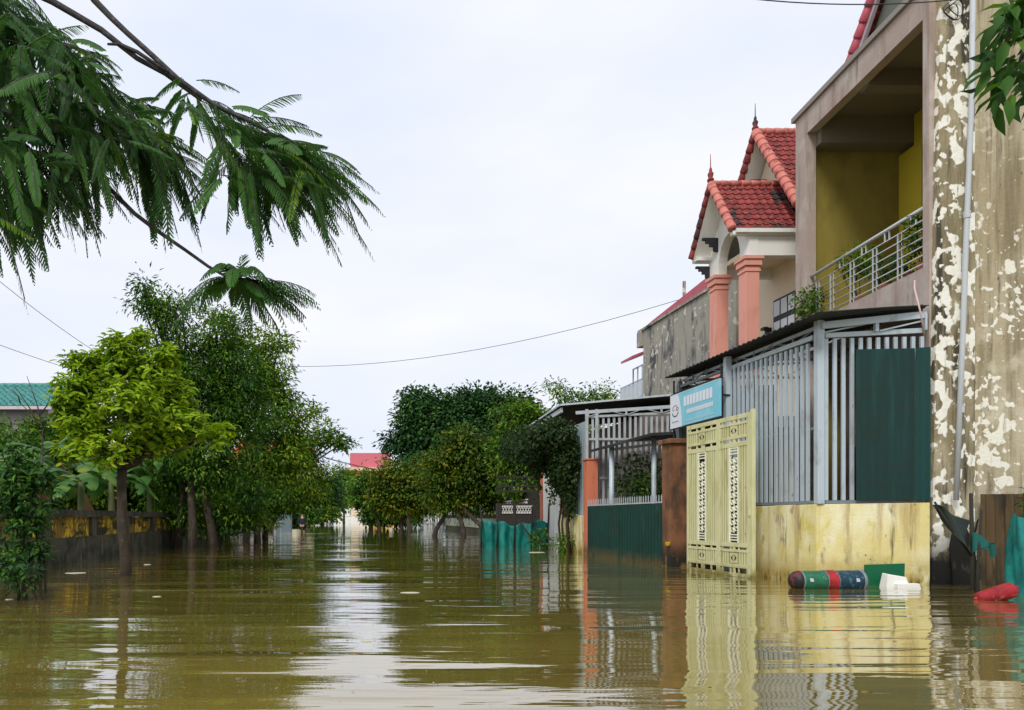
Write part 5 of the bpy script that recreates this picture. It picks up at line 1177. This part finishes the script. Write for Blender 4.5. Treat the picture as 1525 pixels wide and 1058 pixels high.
# red jerrycan
rj = empty('red_jerrycan', (6.85,8.75,0), 'red plastic jerrycan floating on its side at the lower right', 'jerrycan')
c0 = PY(1455,896,8.9); c1 = PY(1510,888,8.9)
m = MB(); ax = (c1-c0).normalized()
pts = [c0+ax*t+V(0,0,.03+.05*t/.45) for t in (0,.02,.1,.25,.38,.42,.44)]
m.tube(pts,[.045,.07,.082,.092,.10,.095,.06],10); jo = m.build('body', M['red_plastic'], rj, smooth=True)
MB().tube([c1+V(-.06,-.03,.10),c1+V(.01,-.03,.12),c1+V(.01,-.03,.04)],.015,6).build('handle', M['red_plastic'], rj, smooth=True)
MB().tube([c0+V(-.03,0,.02),c0+V(.01,0,.03)],.025,8).build('screw_cap', M['red_plastic'], rj, smooth=True)
# rusty sheets leaning on the wall base
rs_ = corr(V(9.32,10.72,-.3),V(10.6,10.70,-.3),V(10.6,10.76,1.34),V(9.36,10.78,1.33),9,.025); tag(rs_.build('rusty_sheet', M['rust'], solid=.006),'rusty brown corrugated sheet standing against the base of the peeling wall','sheet')
m = MB(); m.patch(lambda a,b: V(8.98+.36*a+.05*math.sin(b*7)*b, 10.83-.05*math.sin(a*3), -.2+b*(1.05+.12*math.sin(a*8))), 10, 12)
tag(m.build('black_tarp', M['mould'], smooth=True, solid=.01),'black wet tarpaulin hanging at the foot of the grey drain pipe','tarpaulin')
fn_ = empty('pole_net', (9.2,10.2,0), 'dark net slung between slanting poles in front of the peeling wall', 'net')
A_, B_, C_ = PY(1392,748,10.0), PY(1446,828,10.0), PY(1450,905,10.0)
MB().tube([A_, A_.lerp(B_,.5)+V(0,0,-.02), B_],[.014,.016,.018],6).build('slanting_pole', M['dark_wood'], fn_, smooth=True)
MB().tube([PY(1446,735,10.1),PY(1448,830,10.05),C_+V(0,0,-.2)],[.022,.028,.03],7).build('upright_pole', M['dark_wood'], fn_, smooth=True)
MB().tube([PY(1462,760,10.0),PY(1456,850,9.95),PY(1457,910,9.9)],[.015,.02,.022],6).build('upright_pole', M['dark_wood'], fn_, smooth=True)
m = MB(); a0, b0, c0_ = PY(1394,752,10.0), PY(1442,770,10.05), PY(1444,826,10.0)
m.patch(lambda a,b: a0.lerp(c0_.lerp(b0,b*.9),a)+V(0,.06*math.sin(a*6+b*4),-.05*math.sin(a*math.pi)*(1-b)),12,8); m.build('net', mat('grey green net',(.035,.05,.045),.8), fn_, smooth=True)
m = MB(); a1 = PY(1448,795,9.95)
m.patch(lambda a,b: a1+V(.34*a,.05*math.sin(a*9),-.12*b-.16*a+.05*math.sin(a*7+b*5)-.12*b*(1-a)),14,6); m.build('teal_scrap', mat('dark teal net',(.012,.12,.10),.7), fn_, smooth=True)
# teal net bundle on the right edge
m = MB()
def bun(a, b):
    th = a*2*math.pi; r_ = .20*(1+.12*math.sin(th*5+b*4)+.08*math.sin(th*9+b*9))*(1-.25*b**3); return V(8.96+r_*math.cos(th), 9.6+r_*math.sin(th), -.2+b*1.22+.03*math.sin(th*3))
m.patch(bun, 48, 14); tb = empty('net_bundle',(8.96,9.6,0),'upright bundle wrapped in bright teal netting at the right edge','net')
m.build('netting', M['net'], tb, smooth=True); MB().tube([V(8.96,9.6,-.2),V(8.98,9.62,1.3)],.05,8).build('pole', M['dark_wood'], tb, smooth=True)
sprig((9.75,10.2,1.22),.30,240,.11,.03,L_dark,'weed','straggly dark weeds behind the teal net bundle','weed',base=(9.8,10.3,.2),stems=6)
# floating scraps
rng2 = random.Random(5)
def scrap(u, v, wpx, label, matn='debris', hgt=.010, name='foam_scrap'):
    s = v-V0; Y = FPX/s; x = (u-U0)/s; w_ = wpx/s; m = MB(); n = 9
    b = [V(x+w_/2*math.cos(t*6.283/n)*(.8+.4*rng2.random()), Y+w_*.4*math.sin(t*6.283/n)*(.8+.4*rng2.random()), -.005) for t in range(n)]
    m.prism(b, (0,0,hgt)); tag(m.build(name, M[matn]), label, 'scrap', 'scraps floating on the flood')
scrap(113,854,28,'long thin pale scrap floating left of the bright tree trunk'); scrap(14,893,13,'white scrap floating by the lower left plant')
scrap(546,955,18,'white foam scrap floating in the middle of the sky reflection'); scrap(583,790,7,'white lump floating below the yellowing tree', hgt=.2)
scrap(219,841,10,'small white scrap just right of the bright tree trunk'); scrap(234,889,12,'pale scrap floating right of the trunk reflection'); scrap(1290,1031,14,'yellow orange leaf floating in the lower right reflection','yellow_paint',.008,'floating_leaf')
scrap(610,883,26,'thin pale foam streak right of the sky reflection',hgt=.008); scrap(800,823,26,'white foam streak near the white wall',hgt=.01); scrap(441,795,12,'white bag like lump beside the wading person',hgt=.25); scrap(482,779,16,'whitish hump half sunk at the far left bank',hgt=.5)
lb = LB(); n = 260; Y = 4.2+RNG.random(n)**1.3*22; X = (RNG.random(n)**.9*-1.0)*Y*.44+RNG.random(n)*.3*Y-.02*Y
lb.add(np.stack([X,Y,np.full(n,.006)],1),np.stack([RNG.normal(size=n),RNG.normal(size=n),np.zeros(n)],1),np.tile([0,0,1.0],(n,1))+RNG.normal(size=(n,3))*.05,.020*RNG.uniform(.4,1.5,n),.010,RNG.random(n),LEAF2)
tag(lb.build('floating_litter', leafmat('litter',(.25,.2,.08),(.5,.45,.25),(.75,.72,.6))),'tiny leaf and foam flecks scattered over the flood water','litter',kind='stuff')

# ---- person wading far down the street
Yp = 47.8; pb = PY(450,793,Yp)
pe = empty('person', (pb.x,pb.y,0), 'person in dark navy clothes wading away down the flooded street', 'person')
def skinned(name, verts, edges, radii, mt, parent):
    L = wloc(parent); me = bpy.data.meshes.new(name); me.from_pydata([Vector(v)+V(pb.x,pb.y,0)-L for v in verts], edges, []); o = link(name, me, mt, parent, None)
    md = o.modifiers.new('skin','SKIN'); 
    for i, r_ in enumerate(radii):
        rr = r_ if isinstance(r_, tuple) else (r_, r_); me.skin_vertices[0].data[i].radius = rr
    me.skin_vertices[0].data[0].use_root = True
    s2 = o.modifiers.new('sub','SUBSURF'); s2.levels = 1; s2.render_levels = 2; return o
try:
    bv = [(0,0,.42),(0,0,.62),(0,.02,.88),(0,.04,1.0),(0,.05,1.08),(0,.06,1.17),(.20,.04,.93),(.24,.02,.68),(.23,.10,.50),(-.20,.04,.93),(-.24,.02,.68),(-.22,.12,.50),(.10,0,.36),(.12,.03,.02),(.12,0,-.4),(-.10,0,.36),(-.12,-.03,.02),(-.12,0,-.4)]
    be = [(0,1),(1,2),(2,3),(3,4),(4,5),(2,6),(6,7),(7,8),(2,9),(9,10),(10,11),(0,12),(12,13),(13,14),(0,15),(15,16),(16,17)]
    me = bpy.data.meshes.new('tmp')
    def sk(name, verts, edges, radii, mt):
        me = bpy.data.meshes.new(name); me.from_pydata([Vector(v) for v in verts], edges, []); o = link(name, me, mt, pe, None)
        md = o.modifiers.new('skin','SKIN'); d = me.skin_vertices[0].data if len(me.skin_vertices) else None
        if d is None: raise RuntimeError('no skin layer')
        for i, r_ in enumerate(radii): d[i].radius = r_ if isinstance(r_, tuple) else (r_, r_)
        d[0].use_root = True; s2 = o.modifiers.new('sub','SUBSURF'); s2.levels = 1; s2.render_levels = 2; return o
    sk('body', bv, be, [(.13,.10),(.13,.09),(.15,.09),.06,.05,.10,.05,.04,.03,.05,.04,.03,.085,.055,.045,.085,.055,.045], M['skin'])
    sk('shirt', [(0,0,.44),(0,0,.62),(0,.02,.88),(0,.03,.95),(.20,.04,.92),(.245,.03,.58),(-.20,.04,.92),(-.245,.03,.58)], [(0,1),(1,2),(2,3),(2,4),(4,5),(2,6),(6,7)], [(.16,.13),(.16,.12),(.18,.12),.08,.075,.06,.075,.06], M['shirt'])
    sk('trousers', [(0,0,.44),(.10,0,.34),(.12,.02,.12),(-.10,0,.34),(-.12,-.02,.12)], [(0,1),(1,2),(0,3),(3,4)], [(.155,.12),.10,.085,.10,.085], M['trousers'])
    sk('hair', [(0,.05,1.14),(0,.05,1.22)], [(0,1)], [.115,.10], M['hair'])
except Exception as e:
    print('skin failed', e)

# ---- overhead wires
def wire(pts, label, r_=.006):
    tag(MB().tube([Vector(p) for p in pts], r_, 5).build('overhead_wire', M['wire'], smooth=True), label, 'wire', 'wires above the street')
def sag(p, q, s_, n=14): return [p.lerp(q,i/n)+V(0,0,-s_*4*(i/n)*(1-i/n)) for i in range(n+1)]
wire(sag(PY(425,546,30), PY(1010,447,22), .55), 'long thin wire sagging across the open sky to the grey house', .009)
wire(sag(PY(-30,395,20), PY(160,535,28), .12), 'upper wire slanting down into the left tree tops', .009)
wire(sag(PY(-30,503,22), PY(140,560,30), .05), 'lower wire at the left edge above the teal roof', .009)
wire(sag(PY(1080,-6,10), PY(1500,-10,10.6), .14), 'thin wire crossing the top right corner in front of the gable', .008)
wire(sag(PY(430,665,80), PY(700,720,60), .5), 'faint far wire low over the end of the street', .03)
wire(sag(PY(430,660,84), PY(640,705,70), .9), 'second faint wire just above the far wire over the street end', .03)
